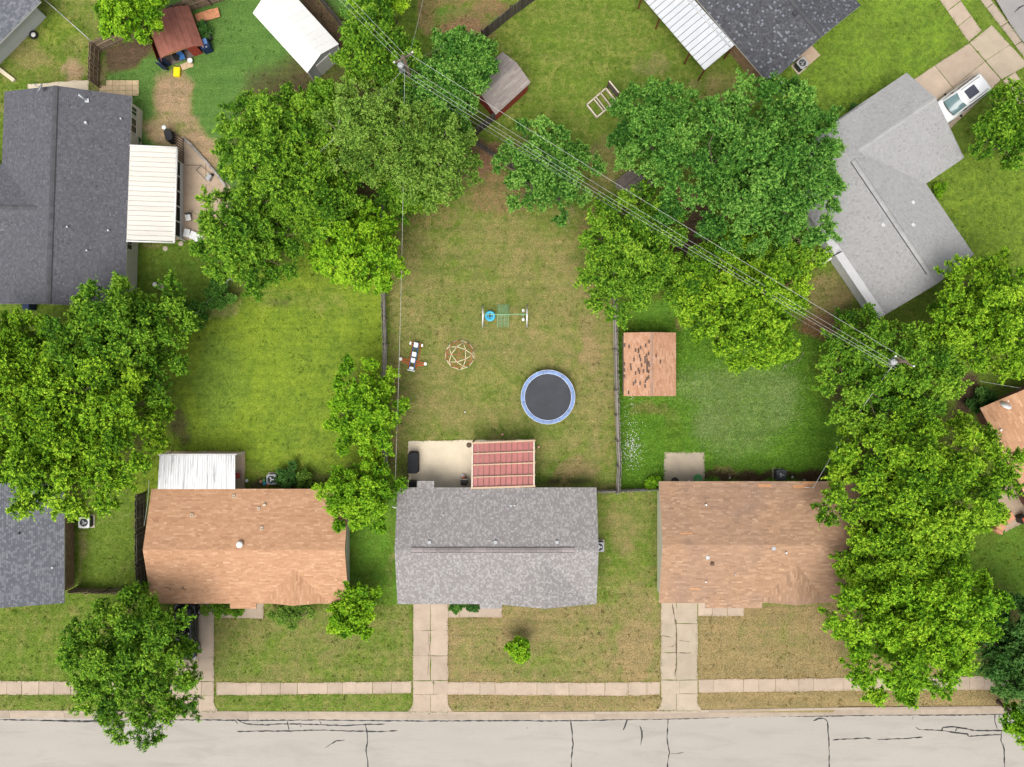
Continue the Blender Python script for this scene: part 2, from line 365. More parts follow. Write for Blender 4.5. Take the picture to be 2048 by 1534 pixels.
BLOB = [  # (px, py, rx, ry, angle, kind, amount)
    (350, 215, 38, 70, -8, 1, 1.0), (365, 265, 40, 40, 0, 1, 1.0), (330, 265, 42, 40, 0, 1, .75), (395, 300, 26, 50, -30, 1, .95),
    (255, 105, 60, 28, -20, 7, .9), (200, 150, 14, 40, 0, 1, .5), (150, 150, 22, 26, 0, 1, .75), (320, 105, 26, 30, 0, 7, .5),
    (540, 470, 60, 60, 0, 7, .6), (450, 620, 40, 16, -40, 1, .35), (555, 605, 28, 10, 0, 7, .5), (470, 575, 40, 18, -40, 7, .5),
    (600, 600, 130, 26, 8, 0, .32), (860, 425, 70, 40, 0, 5, .5), (960, 330, 60, 60, 0, 5, 1.0), (1000, 390, 90, 50, 0, 5, .55),
    (1120, 430, 60, 40, 0, 0, .4), (1190, 470, 40, 90, 0, 5, .45), (864, 605, 6, 11, 10, 7, 1.0), (556, 612, 7, 6, 10, 7, 1.0),
    (1180, 690, 20, 60, 0, 0, .75), (1190, 640, 30, 30, 0, 0, .6), (900, 500, 90, 90, 0, 0, .22), (960, 560, 120, 30, 20, 0, .25),
    (1000, 770, 90, 40, 0, 3, .35), (840, 700, 40, 80, 0, 0, .18), (1060, 860, 90, 30, 0, 2, .35), (1130, 900, 50, 60, 0, 3, .25),
    (900, 860, 90, 20, 0, 0, .4), (1150, 935, 50, 26, 0, 0, .65), (1090, 945, 26, 30, 0, 2, .5), (1140, 965, 40, 6, 0, 7, .7), (790, 820, 14, 130, 0, 0, .55),
    (800, 950, 16, 40, 0, 7, .5), (1030, 870, 40, 8, 0, 2, .4), (1215, 900, 22, 80, 0, 5, .3), (960, 610, 80, 20, 0, 3, .22), (930, 650, 70, 24, 20, 3, .25),
    (1310, 812, 42, 18, 10, 0, .45), (1300, 640, 60, 30, 0, 2, .7), (1355, 640, 12, 16, 0, 1, .7), (1440, 800, 50, 50, 0, 4, .34), (1480, 860, 70, 60, 0, 4, .38), (1560, 800, 36, 50, 0, 4, .42),
    (1420, 850, 30, 36, 0, 4, .42), (1410, 770, 70, 30, 0, 4, .3), (1350, 840, 22, 26, 0, 1, .25), (1500, 760, 60, 40, 0, 4, .3), (1620, 950, 80, 10, 0, 7, .9), (1480, 955, 75, 9, 0, 7, .95), (1460, 942, 22, 8, 0, 1, .6),
    (1275, 1300, 45, 62, 0, 0, 1.0), (1270, 1220, 40, 60, 0, 0, .6), (1240, 1060, 26, 60, 0, 0, .55), (1225, 1120, 20, 30, 0, 1, .18), (1245, 1010, 16, 16, 0, 1, .3), (1160, 1300, 90, 60, 0, 3, .25),
    (1080, 1330, 90, 26, 0, 0, .4), (960, 1300, 40, 40, 0, 0, .35), (1040, 1330, 60, 20, 0, 1, .2), (1540, 1290, 120, 40, 0, 0, .5), (1580, 1250, 80, 40, 0, 1, .18), (1420, 1250, 20, 60, 0, 2, .3),
    (1690, 1300, 30, 60, 0, 7, .35), (1540, 1230, 60, 20, 0, 7, .25), (640, 1290, 100, 40, 0, 0, .45), (600, 1300, 60, 20, 0, 1, .14), (480, 1330, 60, 30, 0, 2, .35), (760, 1250, 30, 80, 0, 3, .28), (700, 1340, 120, 16, 0, 1, .10),
    (1380, 420, 45, 45, 0, 5, 1.0), (1385, 460, 50, 60, 0, 7, .8), (1560, 520, 60, 60, 0, 5, .8), (1700, 640, 50, 30, 0, 7, .6), (1930, 800, 26, 50, 20, 7, .9), (1640, 650, 40, 40, 0, 5, .7),
    (1300, 130, 40, 30, 0, 1, .35), (1390, 165, 30, 14, 0, 1, .4), (1110, 70, 60, 40, 0, 2, .2), (1170, 240, 50, 40, 0, 0, .3), (1210, 330, 50, 60, 0, 0, .5), (1440, 200, 40, 60, 0, 0, .5),
    (1740, 60, 60, 40, 0, 2, .3), (1650, 170, 70, 60, 0, 3, .25), (1990, 420, 70, 70, 0, 0, .15), (1660, 590, 60, 40, 0, 0, .6), (60, 110, 50, 30, 0, 0, .5), (40, 180, 60, 20, 0, 2, .4), (120, 60, 40, 30, 0, 3, .4),
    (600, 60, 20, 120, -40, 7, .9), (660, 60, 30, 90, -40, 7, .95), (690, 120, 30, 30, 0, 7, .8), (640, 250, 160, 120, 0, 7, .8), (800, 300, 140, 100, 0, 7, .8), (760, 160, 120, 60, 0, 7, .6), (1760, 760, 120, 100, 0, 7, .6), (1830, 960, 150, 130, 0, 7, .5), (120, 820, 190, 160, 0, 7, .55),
    (440, 760, 60, 110, 0, 6, .45), (640, 700, 70, 60, 0, 3, .3), (590, 830, 70, 60, 0, 2, .25), (620, 900, 60, 50, 0, 0, .22), (360, 850, 12, 40, 0, 7, .6), (540, 940, 100, 14, 0, 0, .3), (560, 965, 90, 12, 0, 7, .7), (680, 960, 60, 20, 0, 7, .5),
    (300, 540, 20, 40, 0, 0, .25), (330, 580, 40, 30, 0, 2, .3), (290, 490, 26, 8, 0, 1, .5), (200, 1090, 20, 90, 0, 2, .3), (165, 1090, 10, 80, 0, 1, .4), (278, 1100, 16, 100, 0, 7, .5), (735, 1100, 20, 60, 0, 2, .6), (785, 1130, 8, 80, 0, 0, .4), (705, 1190, 40, 20, 0, 7, .35),
    (1450, 1410, 60, 10, 0, 1, .35), (940, 1415, 30, 8, 0, 1, .4), (1340, 880, 40, 40, 0, 2, .4), (1255, 640, 20, 30, 0, 2, .5), (330, 1400, 90, 20, 0, 7, .3), (100, 1400, 60, 10, 0, 0, .2), (2010, 1280, 60, 90, 0, 7, .6), (1960, 1060, 40, 60, 0, 2, .4),
    (1215, 960, 20, 20, 0, 2, .4), (930, 60, 60, 50, 20, 5, .7), (980, 20, 50, 30, 0, 5, .6), (900, 30, 40, 26, 0, 2, .6), (700, 20, 20, 50, 0, 5, .8),
]
def inpoly(x, y, poly):
    r = np.zeros(x.shape, bool); n = len(poly)
    for i in range(n):
        x0, y0 = poly[i]; x1, y1 = poly[(i + 1) % n]
        if y0 == y1: continue
        r ^= ((y0 > y) != (y1 > y)) & (x < (x1 - x0) * (y - y0) / (y1 - y0) + x0)
    return r
def vnoise(x, y, s, seed):
    g = np.random.default_rng(seed).random((256, 256)); xi = np.floor(x / s).astype(int); yi = np.floor(y / s).astype(int)
    fx = x / s - xi; fy = y / s - yi; fx = fx * fx * (3 - 2 * fx); fy = fy * fy * (3 - 2 * fy)
    a = g[xi % 256, yi % 256]; b = g[(xi + 1) % 256, yi % 256]; c = g[xi % 256, (yi + 1) % 256]; d = g[(xi + 1) % 256, (yi + 1) % 256]
    return (a * (1 - fx) + b * fx) * (1 - fy) + (c * (1 - fx) + d * fx) * fy - .5
def cover(x, y):
    px = x * 25 + 1024; py = 767 - y * 25
    wx = px + 26 * vnoise(x, y, 1.6, 1) + 12 * vnoise(x, y, .6, 2); wy = py + 26 * vnoise(x, y, 1.6, 3) + 12 * vnoise(x, y, .6, 4)
    cv = np.zeros((8,) + x.shape)
    for poly, am in BASE:
        k = inpoly(px, py, poly)
        for i in range(8): cv[i][k] = am.get(i, 0)
    for bx, by, rx, ry, an, kd, amt in BLOB:
        c, s = math.cos(math.radians(an)), math.sin(math.radians(an)); dx, dy = wx - bx, wy - by
        d = ((dx * c + dy * s) / rx) ** 2 + ((-dx * s + dy * c) / ry) ** 2
        f = np.clip(1.35 - d, 0, 1) if kd not in (4, 0, 3, 1, 7) else np.clip(1.25 - .62 * d, 0, 1); f = f * f * (3 - 2 * f) * amt
        cv *= (1 - f * (.8 if kd in (1, 5, 7) else .5)); cv[kd] = np.maximum(cv[kd], f)
    return cv
def cov_attrs(x, y):
    cv = cover(x, y); o = np.ones(x.shape)
    return {'cov_a': np.stack([cv[0], cv[1], cv[2], cv[3]], -1), 'cov_b': np.stack([cv[4], cv[5], cv[6], cv[7]], -1)}

def lawn_material(name, blade=False):
    m, n, l, b = nodes_of(name)
    pos = n.new('ShaderNodeNewGeometry').outputs['Position']
    aa = n.new('ShaderNodeAttribute'); aa.attribute_name = 'cov_a'; ab = n.new('ShaderNodeAttribute'); ab.attribute_name = 'cov_b'
    sa = n.new('ShaderNodeSeparateColor'); l.new(aa.outputs['Color'], sa.inputs[0]); sb = n.new('ShaderNodeSeparateColor'); l.new(ab.outputs['Color'], sb.inputs[0])
    n1 = noise(n, l, pos, .8, 6, .66, .6); n2 = noise(n, l, pos, 2.6, 6, .7, .5); n3 = noise(n, l, pos, 9, 5, .8); n4 = noise(n, l, pos, 34, 3, .8)
    base = mixc(n, l, ramp(n, l, n2, [(.3, (0, 0, 0)), (.7, (1, 1, 1))]), (.105, .180, .020), (.195, .280, .044))
    def layer(col0, amt, c1, c2, src, gain=1.0, soft=.22):
        f = math_n(n, l, 'ADD', math_n(n, l, 'MULTIPLY', amt, gain), math_n(n, l, 'MULTIPLY', math_n(n, l, 'SUBTRACT', src, .5), 1.7))
        f = ramp(n, l, f, [(.5 - soft, (0, 0, 0)), (.5 + soft, (1, 1, 1))])
        c = mixc(n, l, ramp(n, l, n3, [(.3, (0, 0, 0)), (.7, (1, 1, 1))]), c1, c2)
        return mixc(n, l, f, col0, c)
    mx3 = math_n(n, l, 'ADD', math_n(n, l, 'MULTIPLY', n1, .45), math_n(n, l, 'ADD', math_n(n, l, 'MULTIPLY', n2, .25), math_n(n, l, 'MULTIPLY', n3, .30)))
    mx4 = math_n(n, l, 'ADD', math_n(n, l, 'MULTIPLY', n3, .55), math_n(n, l, 'MULTIPLY', n4, .45))
    mx1 = math_n(n, l, 'ADD', math_n(n, l, 'MULTIPLY', n1, .5), math_n(n, l, 'MULTIPLY', n2, .5))
    mx2 = math_n(n, l, 'ADD', math_n(n, l, 'MULTIPLY', n2, .45), math_n(n, l, 'MULTIPLY', n3, .55))
    c = layer(base, sb.outputs[2], (.080, .190, .036), (.160, .285, .070), mx1)
    c = layer(c, sa.outputs[2], (.085, .225, .018), (.195, .385, .050), mx1)
    c = layer(c, aa.outputs['Alpha'], (.190, .300, .020), (.310, .410, .045), mx1)
    c = layer(c, sb.outputs[0], (.130, .255, .060), (.360, .470, .215), mx4, 1.0, .30)
    c = layer(c, sa.outputs[0], (.250, .192, .080), (.420, .325, .165), mx3, 1.0, .24)
    c = layer(c, sb.outputs[1], (.190, .110, .055), (.430, .265, .165), mx2)
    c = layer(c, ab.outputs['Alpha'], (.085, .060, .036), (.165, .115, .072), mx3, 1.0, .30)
    c = layer(c, sa.outputs[1], (.340, .240, .140), (.480, .350, .220), mx3, 1.0, .30)
    mp = n.new('ShaderNodeMapping'); mp.inputs['Scale'].default_value = (.10, 1.6, 1); l.new(pos, mp.inputs['Vector'])
    g = ramp(n, l, noise(n, l, mp.outputs[0], 1.2, 4, .6, .3), [(.3, (.84, .87, .84)), (.7, (1.12, 1.09, 1.08))]); c = mixc(n, l, 1.0, c, g, 'MULTIPLY')
    g = ramp(n, l, noise(n, l, pos, 1.5, 5, .65, .8), [(.3, (.80, .84, .80)), (.7, (1.16, 1.10, 1.1))]); c = mixc(n, l, 1.0, c, g, 'MULTIPLY')
    g = ramp(n, l, n3, [(.25, (.60,) * 3), (.75, (1.25,) * 3)]); c = mixc(n, l, 1.0, c, g, 'MULTIPLY')
    g = ramp(n, l, n4, [(.25, (.55,) * 3), (.75, (1.30,) * 3)]); c = mixc(n, l, 1.0, c, g, 'MULTIPLY')
    if blade:
        at = n.new('ShaderNodeAttribute'); at.attribute_name = 'tone'
        c = mixc(n, l, 1.0, c, ramp(n, l, at.outputs['Fac'], [(0, (.70, .74, .6)), (1, (1.5, 1.38, 1.3))]), 'MULTIPLY')
    l.new(c, b.inputs['Base Color']); b.inputs['Roughness'].default_value = .9; b.inputs['Specular IOR Level'].default_value = .1
    if not blade:
        bp = n.new('ShaderNodeBump'); bp.inputs['Strength'].default_value = .8; bp.inputs['Distance'].default_value = .05
        l.new(math_n(n, l, 'ADD', n3, n4), bp.inputs['Height']); l.new(bp.outputs[0], b.inputs['Normal'])
    return m
lawn_material('lawn'); lawn_material('blades', True)

KERB_T = [(-400, 1422), (0, 1422), (512, 1424), (1024, 1425), (1300, 1424), (1420, 1421), (1700, 1416), (2048, 1413), (2500, 1409)]
def kerb_y(px): return np.interp(px, [p[0] for p in KERB_T], [p[1] for p in KERB_T])
# ------------------------------------------------------------------ ground sheets
def build_ground():
    xs = np.concatenate([np.linspace(-400, -58, 12)[:-1], np.arange(-58, 58.01, .46), np.linspace(58, 400, 12)[1:]])
    ys = np.concatenate([np.linspace(-400, -46, 12)[:-1], np.arange(-46, 44.01, .46), np.linspace(44, 400, 12)[1:]])
    X, Y = np.meshgrid(xs, ys); px = X * 25 + 1024; py = 767 - Y * 25
    Z = np.zeros_like(X)
    ky = kerb_y(px); Z[(py > ky + 6) & (py < ky + 248)] = -.35
    # street in the upper right corner lies along (0.86, -0.5 up) beyond this line
    d = ((px - 1985) * .745 + (20 - py) * -.667 * -1)
    Z[(px - 1996) * .80 - (py - 22) * .60 > 0] = np.where(((px - 1996) * .80 - (py - 22) * .60 > 0) & (py < 400) & (((px - 1996) * .80 - (py - 22) * .60) < 240), -.35, Z)[(px - 1996) * .80 - (py - 22) * .60 > 0]
    nx, ny = len(xs), len(ys); idx = np.arange(nx * ny).reshape(ny, nx)
    f = np.stack([idx[:-1, :-1], idx[:-1, 1:], idx[1:, 1:], idx[1:, :-1]], -1).reshape(-1, 4)
    me = bpy.data.meshes.new('ground'); v = np.stack([X, Y, Z], -1).reshape(-1, 3)
    me.vertices.add(len(v)); me.vertices.foreach_set('co', v.astype(np.float32).ravel())
    me.loops.add(f.size); me.loops.foreach_set('vertex_index', f.astype(np.int32).ravel())
    me.polygons.add(len(f)); me.polygons.foreach_set('loop_start', np.arange(0, f.size, 4, dtype=np.int32)); me.update(calc_edges=True)
    for k, a in cov_attrs(X.ravel(), Y.ravel()).items():
        at = me.attributes.new(k, 'FLOAT_COLOR', 'POINT'); at.data.foreach_set('color', a.astype(np.float32).ravel())
    me.materials.append(M['lawn']); tag(link_mesh('ground', me), kind='structure')
build_ground()

NOGRASS = []      # photo-pixel polygons without grass blades
# ------------------------------------------------------------------ street, kerb, pavement
def ribbon(mb, pts, w, z, jit=0.0):
    """flat strip along world points"""
    p = [np.array(q[:2], float) for q in pts]; L = []; Rr = []
    for i in range(len(p)):
        d = p[min(i + 1, len(p) - 1)] - p[max(i - 1, 0)]; d /= np.linalg.norm(d) + 1e-9; nrm = np.array((-d[1], d[0]))
        ww = w * (1 + jit * R.uniform(-1, 1)) / 2
        if i in (0, len(p) - 1) and jit: ww *= .4
        L.append((*(p[i] + nrm * ww), z)); Rr.append((*(p[i] - nrm * ww), z))
    vs = L + Rr; n = len(L)
    mb.add(vs, [(n + i, n + i + 1, i + 1, i) for i in range(n - 1)])

road = thing('road', W(1024, 1540, -.14), kind='structure')
mb = MB(); top = [W(x, kerb_y(x) + 4, 0) for x in range(-1200, 3300, 90)]
vs = [(p[0], p[1], -.13) for p in top] + [(p[0], p[1] - 9.6, -.13) for p in top]; n = len(top)
mb.add(vs, [(n + i, n + i + 1, i + 1, i) for i in range(n - 1)]); mb.build('carriageway', 'road', road)
CRACKS = [
    [(-60, 1437), (0, 1439), (90, 1441), (180, 1442), (300, 1439), (420, 1440), (512, 1441), (640, 1440), (700, 1441), (830, 1442), (900, 1442), (1024, 1441), (1090, 1442), (1180, 1441), (1260, 1439), (1320, 1438), (1400, 1436), (1460, 1434), (1540, 1432), (1660, 1432), (1760, 1430), (1840, 1430), (1920, 1430), (2010, 1428), (2100, 1427)],
    [(474, 1438), (482, 1444), (494, 1448), (530, 1450), (560, 1448), (600, 1448), (650, 1450), (690, 1451), (730, 1449), (770, 1448)],
    [(474, 1463), (520, 1462), (580, 1462), (640, 1460), (700, 1462), (760, 1463), (795, 1461)],
    [(575, 1441), (576, 1450), (578, 1462)], [(639, 1441), (643, 1450)], [(510, 1425), (516, 1445)],
    [(730, 1448), (734, 1462), (735, 1480), (732, 1502), (735, 1520), (738, 1560)], [(690, 1480), (672, 1482), (662, 1488), (650, 1496)],
    [(1141, 1428), (1141, 1441), (1144, 1460), (1146, 1490), (1143, 1512), (1143, 1560)], [(1256, 1428), (1254, 1440), (1249, 1454), (1246, 1461)],
    [(1280, 1452), (1283, 1462), (1284, 1475), (1281, 1491)], [(1286, 1460), (1283, 1474)],
    [(1336, 1438), (1335, 1460), (1334, 1480), (1339, 1505), (1335, 1525), (1334, 1560)], [(1340, 1508), (1352, 1507), (1367, 1505)],
    [(1626, 1442), (1636, 1437), (1648, 1437), (1655, 1443), (1656, 1460), (1658, 1490), (1659, 1560)],
    [(1665, 1480), (1680, 1478), (1700, 1478), (1730, 1476), (1743, 1477)], [(1755, 1479), (1780, 1478), (1810, 1477), (1845, 1474)],
    [(1831, 1454), (1838, 1459), (1850, 1460)], [(1848, 1459), (1870, 1460), (1890, 1462), (1910, 1465), (1935, 1468), (1937, 1473), (1960, 1471), (2002, 1469)],
    [(1882, 1462), (1886, 1455), (1905, 1453), (1925, 1456), (1950, 1461), (1980, 1461), (2020, 1461), (2060, 1464)],
    [(1910, 1464), (1914, 1456), (1925, 1456)], [(1990, 1425), (1990, 1445), (1995, 1460)], [(2003, 1463), (2002, 1480), (2008, 1500), (2010, 1560)], [(2006, 1486), (2010, 1502)],
    [(261, 1460), (262, 1472), (261, 1482)], [(843, 1432), (844, 1440)], [(898, 1432), (898, 1442)], [(428, 1428), (429, 1440)], [(470, 1441), (476, 1448)],
    [(90, 1441), (160, 1444), (210, 1442)], [(600, 1450), (603, 1454)], [(1054, 1454), (1055, 1457)], [(1827, 1432), (1824, 1440)],
]
for cr in CRACKS:
    pts = [W(x, y, -.126) for x, y in cr]; fine = []
    for a, b in zip(pts[:-1], pts[1:]):
        a, b = np.array(a), np.array(b); k = max(2, int(np.linalg.norm(b - a) / .22))
        for i in range(k): fine.append(a + (b - a) * i / k + np.array((R.uniform(-1, 1), R.uniform(-1, 1), 0)) * .018)
    fine.append(np.array(pts[-1])); mb = MB(); ribbon(mb, fine, .085 if len(cr) > 3 else .06, -.124, .6); mb.build('crack_seal', 'tar', road)

kerb = thing('kerb', W(1024, 1430, 0), kind='structure')
xk = -300
while xk < 2400:
    w = R.choice((118, 122, 74, 110)); x1 = xk + w - .5
    for (o0, o1, z0, z1, mt) in ((-1.5, 3.2, -.25, .03, 'kerb'), (3.3, 15.5, -.25, -.105, 'kerb')):
        mb = MB(); n = 4; a = [W(xk + (x1 - xk) * i / n, kerb_y(xk + (x1 - xk) * i / n) + o0) for i in range(n + 1)]
        b = [W(xk + (x1 - xk) * i / n, kerb_y(xk + (x1 - xk) * i / n) + o1) for i in range(n + 1)]
        mb.prism(b + a[::-1], z0, z1); mb.build('kerb_stone' if o0 < 0 else 'gutter_slab', mt, kerb)
    xk += w
# kerb on the far side of the street, out of the picture
mb = MB(); 
for i in range(-6, 28): 
    x0, x1 = -300 + i * 120, -300 + i * 120 + 119
    mb.prism([W(x0, kerb_y(x0) + 246), W(x1, kerb_y(x1) + 246), W(x1, kerb_y(x1) + 240), W(x0, kerb_y(x0) + 240)], -.25, .03)
mb.build('kerb_far', 'kerb', kerb)

def slab_piece(parent, poly_px, mat='concrete', z=.035, name='slab', jit=1.3):
    poly = []; n = len(poly_px)
    for i in range(n):
        a, b = np.array(poly_px[i], float), np.array(poly_px[(i + 1) % n], float); k = max(1, int(np.linalg.norm(b - a) / 14))
        for j in range(k):
            q = a + (b - a) * j / k; q = q + np.array((R.uniform(-1, 1), R.uniform(-1, 1))) * jit * (.4 if j == 0 else 1)
            poly.append(W(q[0], q[1])[:2])
    poly = poly[::-1]
    NOGRASS.append(poly_px); mb = MB(); mb.prism(poly, -.1, z + R.uniform(-.006, .006)); return mb.build(name, mat, parent)

PV = [(-300, 1362, 1389), (0, 1362, 1389), (110, 1362, 1389), (430, 1365, 1390), (640, 1365, 1388), (830, 1362, 1386), (897, 1364, 1389), (1240, 1365, 1391), (1310, 1364, 1389), (1400, 1359, 1385), (1600, 1357, 1382), (1760, 1354, 1380), (2048, 1352, 1380), (2500, 1349, 1377)]
pvt = lambda x: np.interp(x, [p[0] for p in PV], [p[1] for p in PV]); pvb = lambda x: np.interp(x, [p[0] for p in PV], [p[2] for p in PV])
walk = thing('sidewalk', W(1024, 1376, 0), kind='structure')
segs = [(-290, 366), (433, 823), (896, 1320), (1397, 2480)]
for s0, s1 in segs:
    x = s0
    while x < s1 - 4:
        w = R.choice((30, 34, 38, 46, 60)); x1 = min(x + w, s1)
        if s1 - x1 < 14: x1 = s1
        slab_piece(walk, [(x + .4, pvt(x)), (x1 - .4, pvt(x1)), (x1 - .4, pvb(x1)), (x + .4, pvb(x))], 'concrete', jit=1.1); x = x1

def driveway(x0, x1, y0, joints, mid, mat, flare=10, name='driveway'):
    r = thing(name, W((x0 + x1) / 2, (y0 + 1424) / 2), kind='structure')
    ys = [y0] + joints
    for a, b in zip(ys[:-1], ys[1:]):
        slab_piece(r, [(x0, a + .4), (mid - .4, a + .4), (mid - .4, b - .4), (x0, b - .4)], mat); slab_piece(r, [(mid + .4, a + .4), (x1, a + .4), (x1, b - .4), (mid + .4, b - .4)], mat)
    yb = ys[-1]; ke = kerb_y((x0 + x1) / 2) - 1.6
    m2 = mid + 6
    slab_piece(r, [(x0, yb + .4), (m2 - .3, yb + .4), (m2 - .3, yb + 27), (x0, yb + 27)], mat); slab_piece(r, [(m2 + .3, yb + .4), (x1, yb + .4), (x1, yb + 27), (m2 + .3, yb + 27)], mat)
    y2 = yb + 27.6
    def fl(x, sgn): return [(x, y2), (x - sgn * .5, y2 + (ke - y2) * .45), (x + sgn * flare * .22, y2 + (ke - y2) * .72), (x + sgn * flare, ke)]
    slab_piece(r, [(mid - .4, y2), (mid - .4, ke)] + fl(x0, -1)[::-1], mat, jit=.2); slab_piece(r, fl(x1, 1) + [(mid + .4, ke), (mid + .4, y2)], mat, jit=.2)
    return r
dA = driveway(826, 896, 1196, [1260, 1311, 1361], 861, 'concrete')
dB = driveway(1322, 1395, 1194, [1247, 1305, 1360], 1353, 'concrete_grey')
for par, cr, w, mt in ((dA, [(857, 1262), (858, 1280), (859, 1300), (857, 1318), (856, 1340), (855, 1358)], .035, 'soil'), (dB, [(1344, 1207), (1347, 1222), (1350, 1240), (1353, 1262), (1352, 1290), (1353, 1318), (1351, 1340), (1349, 1358)], .07, 'soil'), (dB, [(1324, 1271), (1336, 1273), (1345, 1276)], .04, 'soil'), (dB, [(1356, 1280), (1370, 1282), (1382, 1283)], .03, 'soil'), (dB, [(1350, 1288), (1344, 1293), (1330, 1294)], .035, 'soil'), (dB, [(1358, 1305), (1372, 1306), (1384, 1305)], .05, 'soil')):
    fine = []
    for a, b in zip(cr[:-1], cr[1:]):
        for i in range(4): fine.append(np.array(W(a[0] + (b[0] - a[0]) * i / 4 + R.uniform(-.5, .5), a[1] + (b[1] - a[1]) * i / 4, 0)))
    mb = MB(); ribbon(mb, fine, w, .046, .6); mb.build('crack', mt, par)
driveway(352, 428, 1196, [1250, 1314, 1363], 397, 'concrete')

def path(name, polys, mat):
    r = thing(name, W(*np.mean(polys[0], axis=0)), kind='structure')
    for p in polys: slab_piece(r, p, mat)
    return r
path('path', [[(897, 1196), (918, 1196), (918, 1235), (897, 1235)], [(918.8, 1196), (1004, 1196), (1004, 1235.5), (918.8, 1235)]], 'concrete')
path('path', [[(1396, 1196), (1424, 1196), (1424, 1232), (1396, 1231)], [(1424.8, 1196), (1455, 1196), (1455, 1232.5), (1424.8, 1232)], [(1455.8, 1196), (1488, 1196), (1488, 1232), (1455.8, 1232.5)]], 'concrete')
path('path', [[(429, 1225), (470, 1230), (470, 1236), (429, 1234.5)], [(470.8, 1196), (527, 1196), (527, 1238), (470.8, 1236)]], 'concrete')
path('patio', [[(816, 882), (946, 880), (946, 990), (816, 990)], [(946.8, 880), (1068, 879), (1068, 990), (946.8, 990)]], 'concrete_light')
path('patio', [[(1327, 904), (1409, 904), (1410, 985), (1327, 985)]], 'concrete_grey')
path('patio', [[(330, 903), (490, 902), (491, 990), (330, 990)]], 'concrete_tan')
path('patio', [[(352, 270), (372, 278), (412, 322), (412, 480), (352, 480)], [(412.8, 323), (470, 384), (470, 480), (412.8, 480)]], 'concrete_tan')
path('patio', [[(1583, 470), (1612, 452), (1640, 470), (1612, 496), (1590, 500)]], 'concrete_tan')
path('patio', [[(1345, 22), (1400, 84), (1430, 108), (1500, 60), (1420, -30), (1330, -60)]], 'concrete_tan')
path('patio', [[(1985, 985), (2075, 935), (2110, 1010), (2010, 1065)]], 'concrete_tan')
path('patio', [[(55, 168), (178, 160), (178, 230), (60, 230)]], 'concrete_light')
pp = thing('paved_patio', W(243, 175), kind='structure')
for i in range(6):
    for j in range(3):
        x0 = 199 + i * 13.2; y0 = 160.5 + j * 10.6
        if i == 0 and j == 0: continue
        slab_piece(pp, [(x0 + .25, y0 + .25), (x0 + 12.95, y0 + .25), (x0 + 12.95, y0 + 10.3), (x0 + .25, y0 + 10.3)], 'paver', .04, 'paver', .15)

# upper right: driveway, pavement and street corner
dr = thing('driveway', W(1930, 160), kind='structure')
def quad_grid(root, A, B, Cc, D, nu, nv, mat):
    A, B, Cc, D = map(np.array, (A, B, Cc, D))
    P = lambda u, v: A * (1 - u) * (1 - v) + B * u * (1 - v) + Cc * u * v + D * (1 - u) * v
    for i in range(nu):
        for j in range(nv):
            e = .004; u0, u1, v0, v1 = i / nu + e, (i + 1) / nu - e, j / nv + e, (j + 1) / nv - e
            slab_piece(root, [tuple(P(u0, v0)), tuple(P(u1, v0)), tuple(P(u1, v1)), tuple(P(u0, v1))], mat, jit=.5)
quad_grid(dr, (1800, 176), (1938, 86), (2002, 160), (1880, 278), 2, 2, 'concrete')
quad_grid(dr, (1939, 85), (1983, 50), (2056, 130), (2003, 159), 1, 2, 'concrete_grey')
w2 = thing('sidewalk', W(1920, 30), kind='structure')
quad_grid(w2, (1852, -40), (1880, -58), (1963, 62), (1937, 84), 1, 4, 'concrete'); quad_grid(w2, (2005, 161), (2030, 144), (2130, 290), (2105, 310), 1, 4, 'concrete')
k2 = thing('kerb', W(2000, 40), kind='structure')
quad_grid(k2, (1945, -20), (1958, -32), (2072, 122), (2058, 128), 1, 4, 'kerb'); quad_grid(k2, (1932, -62), (1945, -72), (1958, -32), (1945, -20), 1, 1, 'kerb')
r2 = thing('road', W(2060, 20, -.13), kind='structure')
mb = MB(); mb.add([(*W(x, y)[:2], -.11) for x, y in ((1890, -170), (2100, -320), (2500, 200), (2250, 370))], [(0, 3, 2, 1)]); mb.build('carriageway', 'road', r2)
mb = MB(); mb.add([(*W(x, y)[:2], -.105) for x, y in ((1958, -62), (2030, -110), (2080, 40), (2062, 100), (2030, 60))], [(0, 4, 3, 2, 1)]); mb.build('asphalt_patch', pmat('asphalt', (.30, .285, .275), .9, .08, .8, .15, 50, .004), r2)
for cr in ([(1978, -5), (1990, 18), (1996, 28), (1993, 32)], [(2030, 24), (2040, 14), (2056, 6)], [(1982, 2), (1996, -4)]):
    mb = MB(); ribbon(mb, [W(x, y) for x, y in cr], .09, -.100, .3); mb.build('crack_seal', 'tar', r2)

# ------------------------------------------------------------------ roofs and houses
def unit(v): v = np.array(v, float); return v / np.linalg.norm(v)

